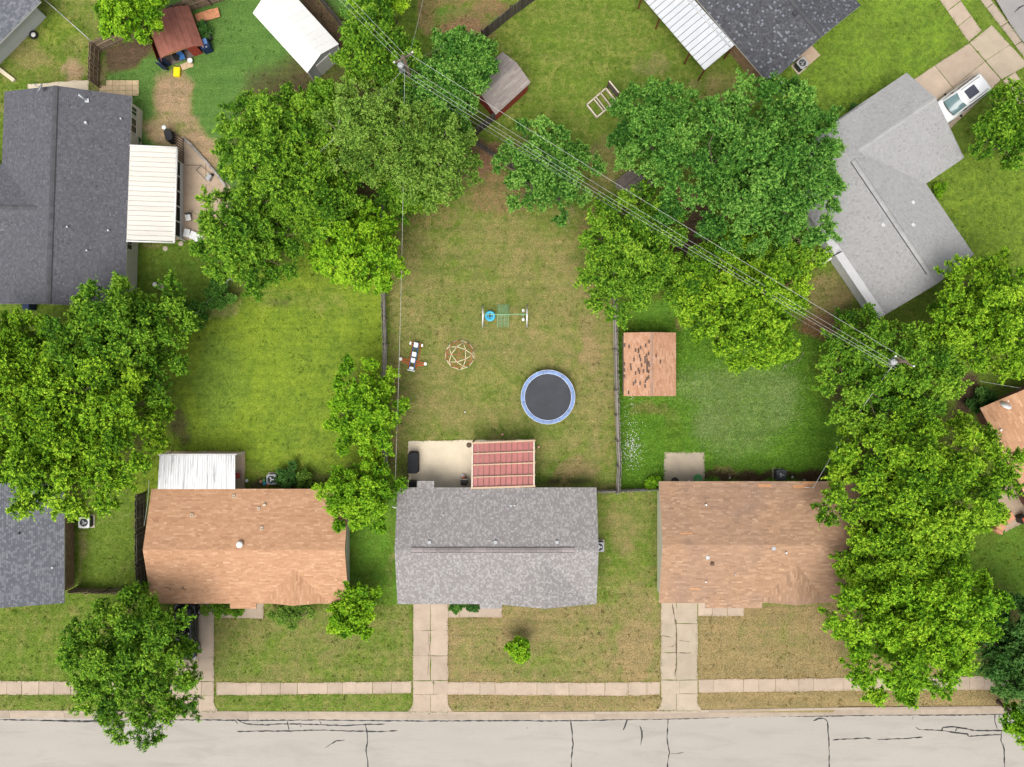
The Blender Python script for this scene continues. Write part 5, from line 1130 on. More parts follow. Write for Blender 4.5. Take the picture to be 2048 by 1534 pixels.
# ------------------------------------------------------------------ vehicles
def car(name, label, p, ang, paint, L=4.6, Wd=1.86, Hh=1.68, glassw='windshield', suv=True):
    root = thing(name, (p[0], p[1], .04), label, 'car'); F = rotp((p[0], p[1], .04), ang)
    hw = Wd / 2; k = L / 4.6
    st = [(-2.30, .70, .45, .82), (-2.24, .84, .36, .94), (-2.0, .92, .30, 1.00), (-1.3, .95, .28, 1.00), (-.3, .96, .27, .97), (.6, .96, .27, .95), (1.25, .95, .28, .93), (1.75, .92, .30, .88), (2.08, .86, .34, .80), (2.24, .76, .38, .70), (2.32, .58, .44, .60)]
    rings = []
    for x, w, zb, zt in st:
        w = w * hw / .96; rings.append([F(x * k, y, z) for y, z in ((-w * .9, zb), (w * .9, zb), (w, zb + .14), (w, (zb + zt) / 2 + .05), (w * .975, zt - .10), (w * .86, zt - .01), (w * .45, zt + .03), (-w * .45, zt + .03), (-w * .86, zt - .01), (-w * .975, zt - .10), (-w, (zb + zt) / 2 + .05), (-w, zb + .14))])
    body = MB().loft(rings).build('body', paint, root)
    cs = [(-2.24, .99, .80, .80), (-2.05, 1.42, .70, .86), (-1.85, 1.60, .66, .87), (-1.2, 1.67, .66, .88), (-.4, Hh, .66, .88), (.10, Hh - .03, .65, .88), (.38, Hh - .10, .64, .87), (1.20, .98, .70, .82)] if suv else \
         [(-2.0, .98, .70, .78), (-1.3, 1.36, .60, .84), (-.7, 1.43, .60, .86), (.0, 1.43, .60, .86), (.35, 1.36, .60, .86), (1.2, .96, .68, .80)]
    rg = []
    for x, zt, wt, wb in cs: rg.append([F(x * k, y, z) for y, z in ((-wb * hw / .93, .90), (wb * hw / .93, .90), (wt * hw / .93 + .06, zt - .07), (wt * hw / .93 - .05, zt), (0, zt + .025), (-wt * hw / .93 + .05, zt), (-wt * hw / .93 - .06, zt - .07))])
    MB().loft(rg).build('cabin', paint, root)
    def patch(pts, nm, mt): MB().add([F(*q) for q in pts], [tuple(range(len(pts)))]).build(nm, mt, root)
    i0 = len(cs) - 2; xa, za, wa, _ = cs[i0]; xb, zb, wb, _ = cs[i0 + 1]; s = hw / .93
    rows = []
    for f, ex_ in ((-.03, .0), (.25, .02), (.5, .03), (.75, .03), (.97, .02)):
        x = (xa + (xb - xa) * f) * k; z = za + (zb - za) * f; w = (wa + (wb - wa) * f) * s - .035
        rows.append([(x + .14 * (1 - (y / w) ** 2) * (1 if f > -.1 else 1) + ex_, y, z + .045 + .05 * (1 - (y / w) ** 2)) for y in np.linspace(-w, w, 9)])
    vs = [F(*q) for r_ in rows for q in r_]; MB().add(vs, [(i * 9 + j, (i + 1) * 9 + j, (i + 1) * 9 + j + 1, i * 9 + j + 1) for i in range(4) for j in range(8)], True).build('windshield', glassw, root)
    q = rows[-1]; MB().tube([F(x + .03, y, z - .02) for x, y, z in q], .03, 5).build('wiper_cowl', 'black_plastic', root)
    for sd_ in (-1, 1):
        def side(xs0, xs1, nm):
            for a_, b_ in ((xs0, xs1),):
                zt_ = np.interp([a_, b_], [c_[0] for c_ in cs], [c_[1] for c_ in cs]); wt_ = np.interp([a_, b_], [c_[0] for c_ in cs], [c_[2] for c_ in cs])
                y0_, y1_ = wt_[0] * s + .055, wt_[1] * s + .055; lo = .86 * s
                def at_z(i, z): f = (z - .9) / (zt_[i] - .07 - .9); return sd_ * (lo + .018 + (wt_[i] * s + .06 - lo) * f)
                zz0, zz1 = zt_[0] - .12, zt_[1] - .12
                patch([(a_ * k, at_z(0, 1.0), 1.0), (b_ * k, at_z(1, 1.0), 1.0), (b_ * k, at_z(1, zz1), zz1), (a_ * k, at_z(0, zz0), zz0)], nm, 'glass_dark')
        side(-1.75, -1.05, 'side_window'); side(-.98, -.28, 'side_window'); side(-.22, .52, 'side_window')
        if suv: MB().tube([F(-1.7 * k, sd_ * .57, 1.66), F(-1.3 * k, sd_ * .60, 1.71), F(-.1 * k, sd_ * .60, 1.72), F(.1 * k, sd_ * .58, 1.66)], .018, 5).build('roof_rail', 'black_plastic', root)
        MB().rbox(F(.78 * k, sd_ * (hw + .10), 1.0), (.13, .20, .14), ang, .05).build('mirror', 'black_plastic', root)
        for x in (-1.42, 1.42):
            c_ = F(x * k, sd_ * (hw - .10), .33); d = np.array((-math.sin(ang), math.cos(ang), 0)); e = np.array((math.cos(ang), math.sin(ang), 0))
            rr = [[np.array(c_) + d * o + r_ * (e * math.cos(t) + np.array((0, 0, 1)) * math.sin(t)) for t in np.linspace(0, 2 * math.pi, 17)[:-1]] for o, r_ in ((-.11, .31), (-.09, .33), (.09, .33), (.11, .31))]
            wh = MB().loft(rr).build('wheel', 'rubber', root); rr = [[np.array(c_) + d * o + r_ * (e * math.cos(t) + np.array((0, 0, 1)) * math.sin(t)) for t in np.linspace(0, 2 * math.pi, 13)[:-1]] for o, r_ in ((-.115, .2), (.115, .2))]; MB().loft(rr).build('rim', 'steel', wh)
        MB().rbox(F(2.10 * k, sd_ * .66, .70), (.28, .26, .10), ang + sd_ * -.3, .04).build('headlight', 'ceramic', root); MB().rbox(F(-2.22 * k, sd_ * .72, .86), (.10, .22, .16), ang, .03).build('taillight', 'play_red', root)
    if suv: MB().rbox(F(-.52 * k, 0, Hh + .012), (.95, .78, .03), ang, .06).build('sunroof', 'sunroof', root)
    zr_ = cs[1][1]; patch([(cs[0][0] * k - .03, -.6, 1.03), (cs[0][0] * k - .03, .6, 1.03), (cs[1][0] * k - .035, .56, zr_ - .02), (cs[1][0] * k - .035, -.56, zr_ - .02)], 'rear_window', 'glass_dark')
    return root
ca = math.atan2(-(229 - 158), 0) if False else math.atan2(-(1.0) * (236 - 163), (1878 - 1975))
car('parked_car', 'white SUV with dark sunroof on the upper right driveway', XY(1921, 199, .9), math.atan2(-.60, -.80), 'paint_white', 4.75, 1.9)
car('parked_car', 'black car under the street tree beside the left orange house', XY(371, 1262, .8), -math.pi / 2, 'paint_black', 4.6, 1.84, 1.45, 'glass_dark', False)

# ------------------------------------------------------------------ air conditioners and yard clutter
def air_con(px, py, label, s=.78, h=.8, rz=0.0, mat='ac_grey', dark=False, pad=True):
    p = W(px, py, h); root = thing('air_conditioner', (p[0], p[1], .0), label, 'air conditioner', 'air conditioners beside the houses')
    if pad: MB().rbox((p[0], p[1], .03), (s + .2, s + .2, .1), rz, .03).build('pad', 'stone', root)
    MB().rbox((p[0], p[1], h / 2 + .04), (s, s, h - .1), rz, .10, 4).build('cabinet', 'ac_dark', root)
    t = MB().rbox((p[0], p[1], h), (s + .03, s + .03, .07), rz, .12, 4).build('top_cover', mat, root)
    MB().lathe((p[0], p[1], h + .036), [(.30 * s / .78, 0), (.30 * s / .78, .006), (.02, .007)], 20).build('fan_opening', 'glass_dark', t)
    for k in range(5):
        r_ = (.06 + .05 * k) * s / .78; MB().tube([(p[0] + r_ * math.cos(a), p[1] + r_ * math.sin(a), h + .055) for a in np.linspace(0, 2 * math.pi, 17)], .006, 4, False).build('grille_ring', 'steel', t)
    for k in range(3): a = rz + k * 2.09; MB().box((p[0] + .11 * math.cos(a), p[1] + .11 * math.sin(a), h + .047), (.2, .09, .006), a).build('fan_blade', 'steel', t)
    return root
air_con(543, 959, 'grey air conditioner behind the left orange house')
air_con(1199, 1094, 'air conditioner at the right end of the grey house', .72)
air_con(1563, 950, 'dark air conditioner behind the brown orange house', .78, .85, 0, 'ac_dark')
air_con(1650, 514, 'pale air conditioner beside the light grey L-shaped house', .8, .9, .55, 'white_plastic')
air_con(1605, 126, 'air conditioner on a slab beside the charcoal roof', .74, .8, .7, 'ac_grey')
air_con(168, 1045, 'air conditioner under the big left tree by the brick wall', .85, .7, 0, 'siding_white')

def thing1(name, mb, mat, label, cat, group=None): return mb.build(name, mat, None, label, cat, group)
p = W(825, 926, 1.0)
gr = thing('covered_grill', (p[0], p[1], 0), 'large grill under a black cover at the left end of the patio', 'grill')
MB().rbox((p[0] + .02, p[1], .55), (.84, 1.74, 1.1), 0, .2, 4, .95).build('cover', 'black_cover', gr)
for dy in (-.28, .28): MB().rbox((p[0] + .38, p[1] + dy, .75), (.10, .12, .2), 0, .03).build('cover_handle_bump', 'black_cover', gr)
p = W(826, 967, .8); thing1('storage_box', MB().rbox((p[0], p[1] - .08, .4), (.72, .55, .8), 0, .05), 'black_plastic', 'black storage box under the back eave of the grey house', 'box')
p = W(928, 963, .7); cn = thing('trash_bin', (p[0], p[1], 0), 'black bin with pale bar beside the red pergola', 'bin')
MB().rbox((p[0], p[1], .45), (.52, .58, .9), 0, .12, 4).build('body', 'black_plastic', cn); MB().box((p[0], p[1] + .2, .93), (.62, .06, .04)).build('handle', 'stone', cn); MB().ball((p[0] - .02, p[1] + .32, .8), .12, 8, .5).build('lid_knob', 'play_red', cn)
p = W(925.5, 952, .3); thing1('plant_pot', MB().lathe((p[0], p[1], .03), [(.10, 0), (.15, .28), (.16, .3), (.13, .3), (.11, .26), (.02, .25)], 14), 'white_plastic', 'small white pot beside the black bin', 'pot')
p = W(938, 890); thing1('soil_patch', MB().lathe((p[0], p[1], .03), [(.22, 0), (.16, .05), (.05, .07)], 9), 'soil', 'pile of brown soil on the patio corner', 'soil pile')
for px, py, lb in ((1005, 869, 'pale orange ball on the grass above the pergola'), (1077, 894, 'pale orange ball right of the red pergola')):
    p = W(px, py, .11); thing1('ball', MB().ball((p[0], p[1], .11), .11, 12), pmat('ball_peach', (.72, .42, .30), .6) if 'ball_peach' not in M else 'ball_peach', lb, 'ball', 'balls on the central lawn')
p = W(930, 824, .08); thing1('ball', MB().ball((p[0], p[1], .07), .07, 10), 'white_plastic', 'small white ball on the central lawn', 'ball', 'balls on the central lawn')
# raised bed with trellis
rb = thing('raised_bed', tuple(W(1205, 205)), 'pale wooden raised bed with dark trellis back, upper lawn', 'garden bed')
bq = [np.array(W(*p)) for p in ((1174, 209, .3), (1194, 234, .3), (1232, 202, .3), (1212, 176, .3))]
for a, b in ((0, 1), (1, 2), (2, 3), (3, 0)): beam(bq[a] + (0, 0, -.12), bq[b] + (0, 0, -.12), .09, .28, 'side_board', 'lumber_pale', rb)
for f in (.36, .47, .72): beam(bq[0] + (bq[3] - bq[0]) * f + (0, 0, -.1), bq[1] + (bq[2] - bq[1]) * f + (0, 0, -.1), .06, .24, 'divider', 'lumber_pale', rb)
t0, t1 = np.array(W(1214, 176)), np.array(W(1233, 199))
for t_ in (t0, t1): MB().box((t_[0], t_[1], .75), (.1, .1, 1.5), .9).build('trellis_post', 'trim_brown', rb)
for k in range(7): beam(t0 + (0, 0, .5 + k * .14), t1 + (0, 0, .5 + k * .14), .03, .10, 'trellis_slat', 'picket_dark', rb)
beam(t0 + (0, 0, 1.52), t1 + (0, 0, 1.52), .10, .05, 'trellis_cap', 'lumber_pale', rb)
# things in the upper left yard
p = W(354, 144, .15); thing1('plastic_tub', MB().rbox((p[0], p[1], .13), (.52, .76, .25), -.05, .08, 4), 'yellow_plastic', 'bright yellow plastic tub on the grass below the red shed', 'tub')
bn = thing('wheelie_bin', tuple(W(412, 92)), 'dark blue bin with pale blue lid right of the red shed', 'bin'); p = W(412, 92, .5)
MB().rbox((p[0], p[1], .48), (.72, .78, .95), .35, .08, 3).build('body', 'navy', bn); MB().rbox((p[0] - .06, p[1] + .12, .99), (.62, .46, .06), .35, .06, 3).build('lid', 'blue_plastic', bn)
for k in range(2): MB().ball((p[0] - .05 + .25 * k, p[1] - .25, .97), .07, 8).build('wheel_cap', 'ac_grey', bn)
ct = thing('garden_cart', tuple(W(405, 62)), 'dark cart heaped with green plants right of the red shed', 'cart'); p = W(405, 62, .5)
MB().rbox((p[0], p[1], .28), (.95, 1.5, .45), .35, .08).build('tray', 'ac_dark', ct); MB().tube([(p[0] + .1, p[1] + .25, .62), (p[0] + .14, p[1] + .1, .66), (p[0] + .2, p[1] + .12, .66), (p[0] + .16, p[1] + .28, .62), (p[0] + .1, p[1] + .25, .62)], .03, 5).build('handle_loop', 'cyan_plastic', ct)
cs_ = thing('copper_panels', tuple(W(410, 34)), 'shiny copper coloured panels lying beside the brown fence', 'panels')
for k, (px, py, rz) in enumerate(((402, 34, .3), (417, 30, .28), (428, 28, .25))): p = W(px, py, .15); MB().box((p[0], p[1], .12 + .05 * k), (.9, .75, .04), rz, .06).build('panel', 'copper_sheet', cs_)
bc = thing('folding_chair', tuple(W(365, 112)), 'small blue chair in the mouth of the red shed', 'chair'); p = W(364, 114, .4)
MB().rbox((p[0], p[1], .42), (.45, .42, .05), .3, .04).build('seat', 'blue_frame', bc); MB().rbox((p[0] - .1, p[1] + .22, .68), (.42, .05, .45), .3, .02).build('backrest', 'blue_frame', bc)
for sx in (-.18, .18):
    for sy in (-.17, .17): MB().tube([(p[0] + sx, p[1] + sy, .02), (p[0] + sx, p[1] + sy, .42)], .015, 5).build('leg', 'steel', bc)
p = W(380, 121, .35); thing1('bucket', MB().lathe((p[0], p[1], .02), [(.15, 0), (.19, .36), (.21, .37), (.17, .36), (.14, .3), (.03, .29)], 16), 'white_plastic', 'white bucket in front of the red shed', 'bucket')
p = W(374, 131); thing1('cardboard_sheet', MB().box((p[0], p[1], .02), (.95, .5, .03), .33), 'cardboard', 'flattened cardboard in front of the red shed', 'cardboard')
p = W(352, 118, .4); thing1('storage_crate', MB().rbox((p[0], p[1] + .3, .3), (.5, .6, .5), .3, .05), 'black_plastic', 'black crate inside the red shed beside the blue chair', 'crate')
ty = thing('tire', tuple(W(66, 70)), 'black tire with pale wheel rim beside the pale grey wall', 'tire'); p = W(66, 69, .2)
MB().lathe((p[0], p[1], .0), [(.2, .02), (.30, 0), (.34, .08), (.34, .16), (.30, .22), (.2, .2), (.19, .1)], 20).build('tread', 'rubber', ty); MB().lathe((p[0], p[1], .1), [(.19, 0), (.19, .08), (.08, .05), (.02, .07)], 16).build('rim', 'ceramic', ty)
p = W(14, 150); thing1('concrete_edging', MB().box((p[0], p[1], .1), (1.7, .3, .25), -.65), 'concrete_light', 'pale concrete strip at the left edge', 'edging')
sm = thing('covered_smoker', tuple(W(337, 272)), 'black covered smoker with white lid by the dirt patch', 'smoker'); p = W(338, 271, .8)
MB().rbox((p[0], p[1], .5), (.66, .95, 1.0), .25, .2, 4, .9).build('cover', 'black_cover', sm); q = W(327, 254, 1.0); MB().lathe((q[0], q[1], .0), [(.14, 0), (.14, .85), (.17, .88), (.17, .96), (.05, 1.0)], 14).build('chimney', 'white_plastic', sm); MB().tube([W(318, 272, .7), W(330, 285, .7)], .02, 5).build('side_handle', 'steel', sm)
dl = thing('hand_truck', tuple(W(412, 350)), 'black hand truck with long frame on the porch patio', 'hand truck')
for a, b in (((369, 330), (402, 331)), ((402, 331), (392, 340)), ((392, 340), (412, 360)), ((402, 331), (420, 347))): MB().tube([W(*a, .25), W(*b, .25)], .02, 5).build('frame_bar', 'ac_dark', dl)
p = W(418, 355, .3); MB().rbox((p[0], p[1], .25), (.34, .5, .4), -.5, .05).build('load_box', 'ac_grey', dl); MB().rbox((p[0] + .16, p[1] + .14, .2), (.18, .42, .34), -.5, .08).build('wheel_guard', 'rubber', dl)
p = W(376, 435, .4); wc = thing('lawn_chair', (p[0], p[1], 0), 'white chair with black back on the porch patio', 'chair')
MB().rbox((p[0], p[1], .42), (.42, .5, .05), .2, .04).build('seat', 'white_plastic', wc); MB().rbox((p[0] + .1, p[1] + .27, .65), (.45, .06, .5), .2, .02).build('backrest', 'black_plastic', wc)
for sx in (-.17, .17):
    for sy in (-.2, .2): MB().tube([(p[0] + sx, p[1] + sy, .03), (p[0] + sx, p[1] + sy, .42)], .015, 5).build('leg', 'black_plastic', wc)
for i, (px, py, rz, lb) in enumerate(((374, 466, -.2, 'white cooler nearest the porch wall'), (386, 471, -.4, 'middle one of three white coolers by the porch'), (397, 477, -.4, 'white cooler half under the leaves by the porch'))):
    p = W(px, py, .3); cl = thing('cooler', (p[0], p[1], 0), lb, 'cooler', 'white coolers by the porch'); MB().rbox((p[0], p[1], .18), (.46, .62, .34), rz, .06).build('body', 'siding_white', cl); MB().rbox((p[0], p[1], .37), (.48, .64, .06), rz, .06).build('lid', 'white_plastic', cl)
for px, py, lb in ((331, 497, 'round pale stepping stone left of the other, below the porch'), (362, 487, 'round stepping stone under the porch downspout')):
    p = W(px, py); thing1('stepping_stone', MB().lathe((p[0], p[1], 0), [(.2, 0), (.21, .04), (.18, .06), (.02, .06)], 16), 'stone', lb, 'stone', 'stepping stones below the porch')
tp = thing('tire_planter', tuple(W(321, 573)), 'grey ring planter on the left lawn by the tree', 'planter'); p = W(321, 573, .15); MB().lathe((p[0], p[1], 0), [(.18, 0), (.27, .0), (.28, .16), (.2, .18), (.18, .1)], 18).build('ring', 'stone', tp); MB().lathe((p[0], p[1], .02), [(.18, 0), (.17, .06), (.02, .08)], 12).build('fill', 'soil', tp)
p = W(310, 569, .2); thing1('plant_pot', MB().lathe((p[0], p[1], 0), [(.12, 0), (.17, .24), (.18, .26), (.14, .26), (.12, .2), (.02, .2)], 14), 'white_plastic', 'white pot beside the grey ring planter', 'pot')
p = W(57, 612, .6); thing1('wheelie_bin', MB().rbox((p[0], p[1], .5), (.55, .6, 1.0), 0, .06), 'navy', 'dark blue bin below the slate house, left edge', 'bin')
# behind the orange house
for i, (px, py, mt, lb) in enumerate(((522, 963, 'terracotta', 'orange flower pot behind the left orange house'), (528, 961, 'hose_green', 'green flower pot behind the left orange house'), (529, 967, 'cyan_plastic', 'teal flower pot behind the left orange house'), (536, 970, 'play_red', 'red flower pot behind the left orange house'), (494, 961, 'white_plastic', 'white flower pot at the corner of the left porch slab'))):
    p = W(px, py, .2); thing1('plant_pot', MB().lathe((p[0], p[1], 0), [(.09, 0), (.12, .22), (.13, .25), (.10, .25), (.08, .2), (.02, .2)], 12), mt, lb, 'pot', 'pots behind the left orange house')
rc = thing('lawn_chair', tuple(W(476, 951)), 'red lawn chair under the left white porch roof', 'chair'); p = W(474, 951, .4)
MB().rbox((p[0], p[1], .4), (.5, .48, .05), 0, .04).build('seat', 'red_wall', rc); MB().rbox((p[0] - .24, p[1], .68), (.05, .48, .55), 0, .02).build('backrest', 'red_wall', rc)
for sy in (-.27, .27): MB().tube([(p[0] - .22, p[1] + sy, .02), (p[0] - .22, p[1] + sy, .62), (p[0] + .28, p[1] + sy, .62), (p[0] + .28, p[1] + sy, .02)], .02, 5).build('armrest', 'steel', rc)
# beside the brown house
p = W(1349, 962, .5); thing1('charcoal_grill', MB().lathe((p[0], p[1], .45), [(.05, 0), (.26, .1), (.32, .24), (.32, .28), (.26, .42), (.08, .5)], 18).tube([(p[0], p[1], .03), (p[0], p[1], .5)], .05, 6), 'black_plastic', 'round black charcoal grill behind the brown house', 'grill')
hr = thing('hose_coil', tuple(W(1396, 957)), 'coiled green garden hose behind the brown house', 'hose'); p = W(1396, 957, .15)
for k in range(6): r_ = .10 + .045 * k; MB().tube([(p[0] + r_ * math.cos(a), p[1] + r_ * math.sin(a), .06 + .045 * (k % 3)) for a in np.linspace(0, 2 * math.pi, 19)], .03, 5, False).build('hose_loop', 'hose_green', hr)
for px, py, lb in ((1378, 962, 'small white stone on the slab behind the brown house'), (1459, 955, 'small white stone along the back bed of the brown house'), (1584, 954, 'white block beside the dark air conditioner'), (1608, 960, 'white post stub near the antenna mast')):
    p = W(px, py); thing1('stone_block', MB().rbox((p[0], p[1], .06), (.18, .13, .14), R.random(), .03), 'white_plastic', lb, 'stone')
# utility clutter beside the L-shaped house
cl = thing('toy_scooter', tuple(W(1628, 487)), 'small blue and black scooter beside the tan slab on the right', 'scooter'); p = W(1627, 488, .2)
MB().rbox((p[0], p[1], .14), (.7, .18, .05), .9, .05).build('deck', 'navy', cl); MB().tube([(p[0] + .22, p[1] + .28, .12), (p[0] + .18, p[1] + .22, .8)], .02, 5).build('stem', 'steel', cl); MB().tube([(p[0] - .02, p[1] + .36, .8), (p[0] + .36, p[1] + .1, .8)], .02, 5).build('handlebar', 'cyan_plastic', cl)
for s in (-1, 1): MB().ball((p[0] + s * .22, p[1] + s * .28, .08), .08, 8).build('wheel', 'rubber', cl)
p = W(1627, 465, .3); thing1('plant_pot', MB().lathe((p[0], p[1], 0), [(.16, 0), (.22, .3), (.23, .33), (.18, .33), (.15, .26), (.02, .26)], 14), 'terracotta', 'terracotta pot beside the L-shaped house wall', 'pot')
p = W(1648, 494, .1); thing1('stone_block', MB().rbox((p[0], p[1], .06), (.2, .14, .12), .4, .04), 'white_plastic', 'white stone near the pale air conditioner', 'stone')
MBc = thing('garden_gate', tuple(W(1560, 162)), 'dark metal gate with pale rail below the charcoal roof', 'gate')
a, b = np.array(W(1556, 156, 1.2)), np.array(W(1580, 182, 1.2)); beam(a, b, .06, .06, 'top_rail', 'lumber_pale', MBc); beam(a - (0, 0, 1.1), b - (0, 0, 1.1), .06, .06, 'bottom_rail', 'steel', MBc)
for k in range(8): q = a + (b - a) * k / 7; MB().tube([(q[0], q[1], .05), (q[0], q[1], 1.2)], .02, 5).build('bar', 'trim_dark', MBc)
p = W(1616, 112, .1); thing1('paving_slab', MB().box((p[0], p[1], .04), (1.6, 1.2, .08), .72), 'concrete_tan', 'tan slab under the air conditioner by the charcoal roof', 'slab')
for i, (px, py, rz, lb) in enumerate(((2017, 1035, .5, 'orange cushioned chair nearer the right edge patio'), (1999, 1056, .9, 'orange cushioned lounge seat on the right edge patio corner'))):
    p = W(px, py, .4); oc = thing('patio_seat', (p[0], p[1], 0), lb, 'chair', 'orange patio seats at the right edge'); MB().rbox((p[0], p[1], .28), (.85, .65, .5), rz, .08).build('cushion', 'terracotta', oc); MB().rbox((p[0] - .3 * math.cos(rz), p[1] - .3 * math.sin(rz), .55), (.16, .62, .4), rz, .05).build('backrest', 'terracotta', oc)
tb = thing('trash_bin', tuple(W(2042, 1040)), 'black bin with red top at the right edge', 'bin'); p = W(2045, 1038, .5); MB().rbox((p[0], p[1], .42), (.6, .6, .84), .4, .1).build('body', 'black_plastic', tb); MB().rbox((p[0], p[1], .87), (.4, .4, .06), .4, .08).build('lid', 'play_red', tb)

# ------------------------------------------------------------------ trees
def crown_mesh(name, rng, c, rad, nlobes, leaf, crad, kind, dens, shoot, openness, tipgain):
    rx, ry, rz = rad
    lobes = [(np.zeros(3), np.array((.62, .62, .66)))]
    for i in range(nlobes):
        a = 2 * math.pi * (i + rng.uniform(-.35, .35)) / nlobes; d = rng.uniform(.44, .66); r_ = rng.uniform(.28, .42)
        lobes.append((np.array((d * math.cos(a), d * math.sin(a), rng.uniform(-.25, .30))), np.array((r_, r_, r_ * 1.0))))
    for i in range(max(2, nlobes // 2)):
        a = rng.uniform(0, 6.28); d = rng.uniform(.1, .4); r_ = rng.uniform(.24, .36); lobes.append((np.array((d * math.cos(a), d * math.sin(a), rng.uniform(.38, .66))), np.array((r_, r_, r_))))
    R3 = np.array((rx, ry, rz)); cand = []; nor = []; Rm = (rx + ry) / 2
    rb = (.34 + .125 * Rm) if Rm > 1.2 else .42 * Rm                       # bough radius
    for lc, lr in lobes:
        area = (lr[0] * rx) * (lr[1] * ry) * 6; k = int(area / (rb ** 2) * 9) + 30
        d = rng.standard_normal((k, 3)); d[:, 2] = np.where(d[:, 2] < -.35, -d[:, 2], d[:, 2]); d /= np.linalg.norm(d, axis=1)[:, None]
        p = lc + d * lr * rng.uniform(.62, 1.02, (k, 1)); ok = np.ones(k, bool)
        for oc, orr in lobes:
            if oc is lc: continue
            ok &= (((p - oc) / orr) ** 2).sum(1) > .50
        cand.append(p[ok] * R3); nn = d[ok] / (lr * R3); nor.append(nn / np.linalg.norm(nn, axis=1)[:, None])
    cand = np.concatenate(cand); nor = np.concatenate(nor); order = rng.permutation(len(cand)); sp = rb * 1.30 * openness
    keep = []; kp = np.zeros((0, 3))
    for i in order:
        if len(kp) and (((kp - cand[i]) ** 2).sum(1) < sp * sp).any(): continue
        keep.append(i); kp = np.vstack([kp, cand[i]])
    bc_, bn = cand[keep], nor[keep]; NB = len(bc_); btone = rng.normal(0, .13, NB)
    K = max(5, int(round(.62 * dens * (rb * rb * 6.28) / (crad * crad * .42)))); up = np.array((0, 0, 1.0))
    br = rb * rng.uniform(.70, 1.12, NB)
    ax = bn * .62 + up * .62; ax /= np.linalg.norm(ax, axis=1)[:, None]
    d = rng.standard_normal((NB, K, 3)); d /= np.linalg.norm(d, axis=2)[..., None]
    dt = (d * ax[:, None, :]).sum(2); d = np.where((dt < -.15)[..., None], d - 2 * dt[..., None] * ax[:, None, :], d)
    dt2 = (d * ax[:, None, :]).sum(2)[..., None]; lat = d - dt2 * ax[:, None, :]
    rr_ = (br[:, None] * rng.uniform(.45, 1.0, (NB, K)))[..., None]
    cl_ = bc_[:, None, :] + lat * rr_ * .95 + ax[:, None, :] * dt2 * rr_ * 1.25
    ce = [cl_.reshape(-1, 3)]; no = [(d * .6 + ax[:, None, :] * .4).reshape(-1, 3)]; ctn = [np.repeat(btone, K)]; csz = [np.full(NB * K, 1.0)]
    nf = 2                                                                  # shoots that stick out of each bough
    fd = bn[:, None, :] * .9 + rng.standard_normal((NB, nf, 3)) * .50 + up * .10; fd /= np.linalg.norm(fd, axis=2)[..., None]
    fl_ = br[:, None] * rng.uniform(.95, 1.5, (NB, nf))
    for q, sz in ((.70, .85), (.88, .72), (1.05, .55)):
        ce.append((bc_[:, None, :] + fd * (fl_ * q)[..., None]).reshape(-1, 3)); no.append(fd.reshape(-1, 3)); ctn.append(np.repeat(btone + .06, nf)); csz.append(np.full(NB * nf, sz))
    ce = np.concatenate(ce); no = np.concatenate(no); no /= np.linalg.norm(no, axis=1)[:, None]; ctn = np.concatenate(ctn); csz = np.concatenate(csz)
    def leaves(ce, no, cr, nt, nl, lf, base_tone, tip, ctn, csz):
        N = len(ce); up = np.array((0, 0, 1.0)); ct = rng.normal(0, .07, N) + ctn; size = cr * rng.uniform(.75, 1.2, N) * csz
        d = no[:, None, :] * .55 + up * .38 + rng.standard_normal((N, nt, 3)) * shoot; d /= np.linalg.norm(d, axis=2)[..., None]
        ln = size[:, None] * rng.uniform(.65, 1.25, (N, nt)); b = ce[:, None, :] - no[:, None, :] * (cr * .30)
        s = (np.arange(nl) + .6) / nl; s = s[None, None, :] + rng.uniform(-.05, .05, (N, nt, nl))
        pos = b[:, :, None, :] + d[:, :, None, :] * (ln[:, :, None] * s)[..., None]; pos[..., 2] -= .12 * (s ** 2) * ln[:, :, None]
        side = np.cross(d, up + rng.normal(0, .4, d.shape)); side /= np.linalg.norm(side, axis=2)[..., None] + 1e-6
        sg_ = np.where(np.arange(nl) % 2 == 0, 1.0, -1.0)
        ld = d[:, :, None, :] * .55 + side[:, :, None, :] * sg_[None, None, :, None] * .8 + rng.normal(0, .35, pos.shape); ld /= np.linalg.norm(ld, axis=3)[..., None]
        nn = up * .95 + no[:, None, None, :] * .35 + rng.normal(0, .50, pos.shape)
        w = np.cross(nn, ld); w /= np.linalg.norm(w, axis=3)[..., None] + 1e-6
        Ls = lf * rng.uniform(.65, 1.3, s.shape); Wd = Ls * rng.uniform(.30, .42, s.shape)
        p2 = pos + ld * Ls[..., None]; m_ = pos + ld * (Ls * .12)[..., None]; p1 = m_ + w * Wd[..., None]; p3 = m_ - w * Wd[..., None]
        t = np.clip(base_tone - .04 + ct[:, None, None] + (tip + .40) * (s - .60) + rng.normal(0, .16, s.shape), 0, 1)  # lighter young tips; twig bases darkened, shade between tufts put into leaf colour
        return np.stack([p1, p2, p3], -2).reshape(-1, 3), t.ravel()
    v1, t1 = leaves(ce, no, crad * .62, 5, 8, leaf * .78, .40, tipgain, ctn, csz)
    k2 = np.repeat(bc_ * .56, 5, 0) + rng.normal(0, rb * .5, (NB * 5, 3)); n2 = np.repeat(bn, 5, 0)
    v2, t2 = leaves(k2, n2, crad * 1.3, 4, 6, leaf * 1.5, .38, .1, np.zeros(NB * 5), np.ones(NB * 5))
    ce = bc_
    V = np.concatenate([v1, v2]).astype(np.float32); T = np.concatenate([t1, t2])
    return np_mesh(name, V, 3, 'leaf_' + kind, T), ce

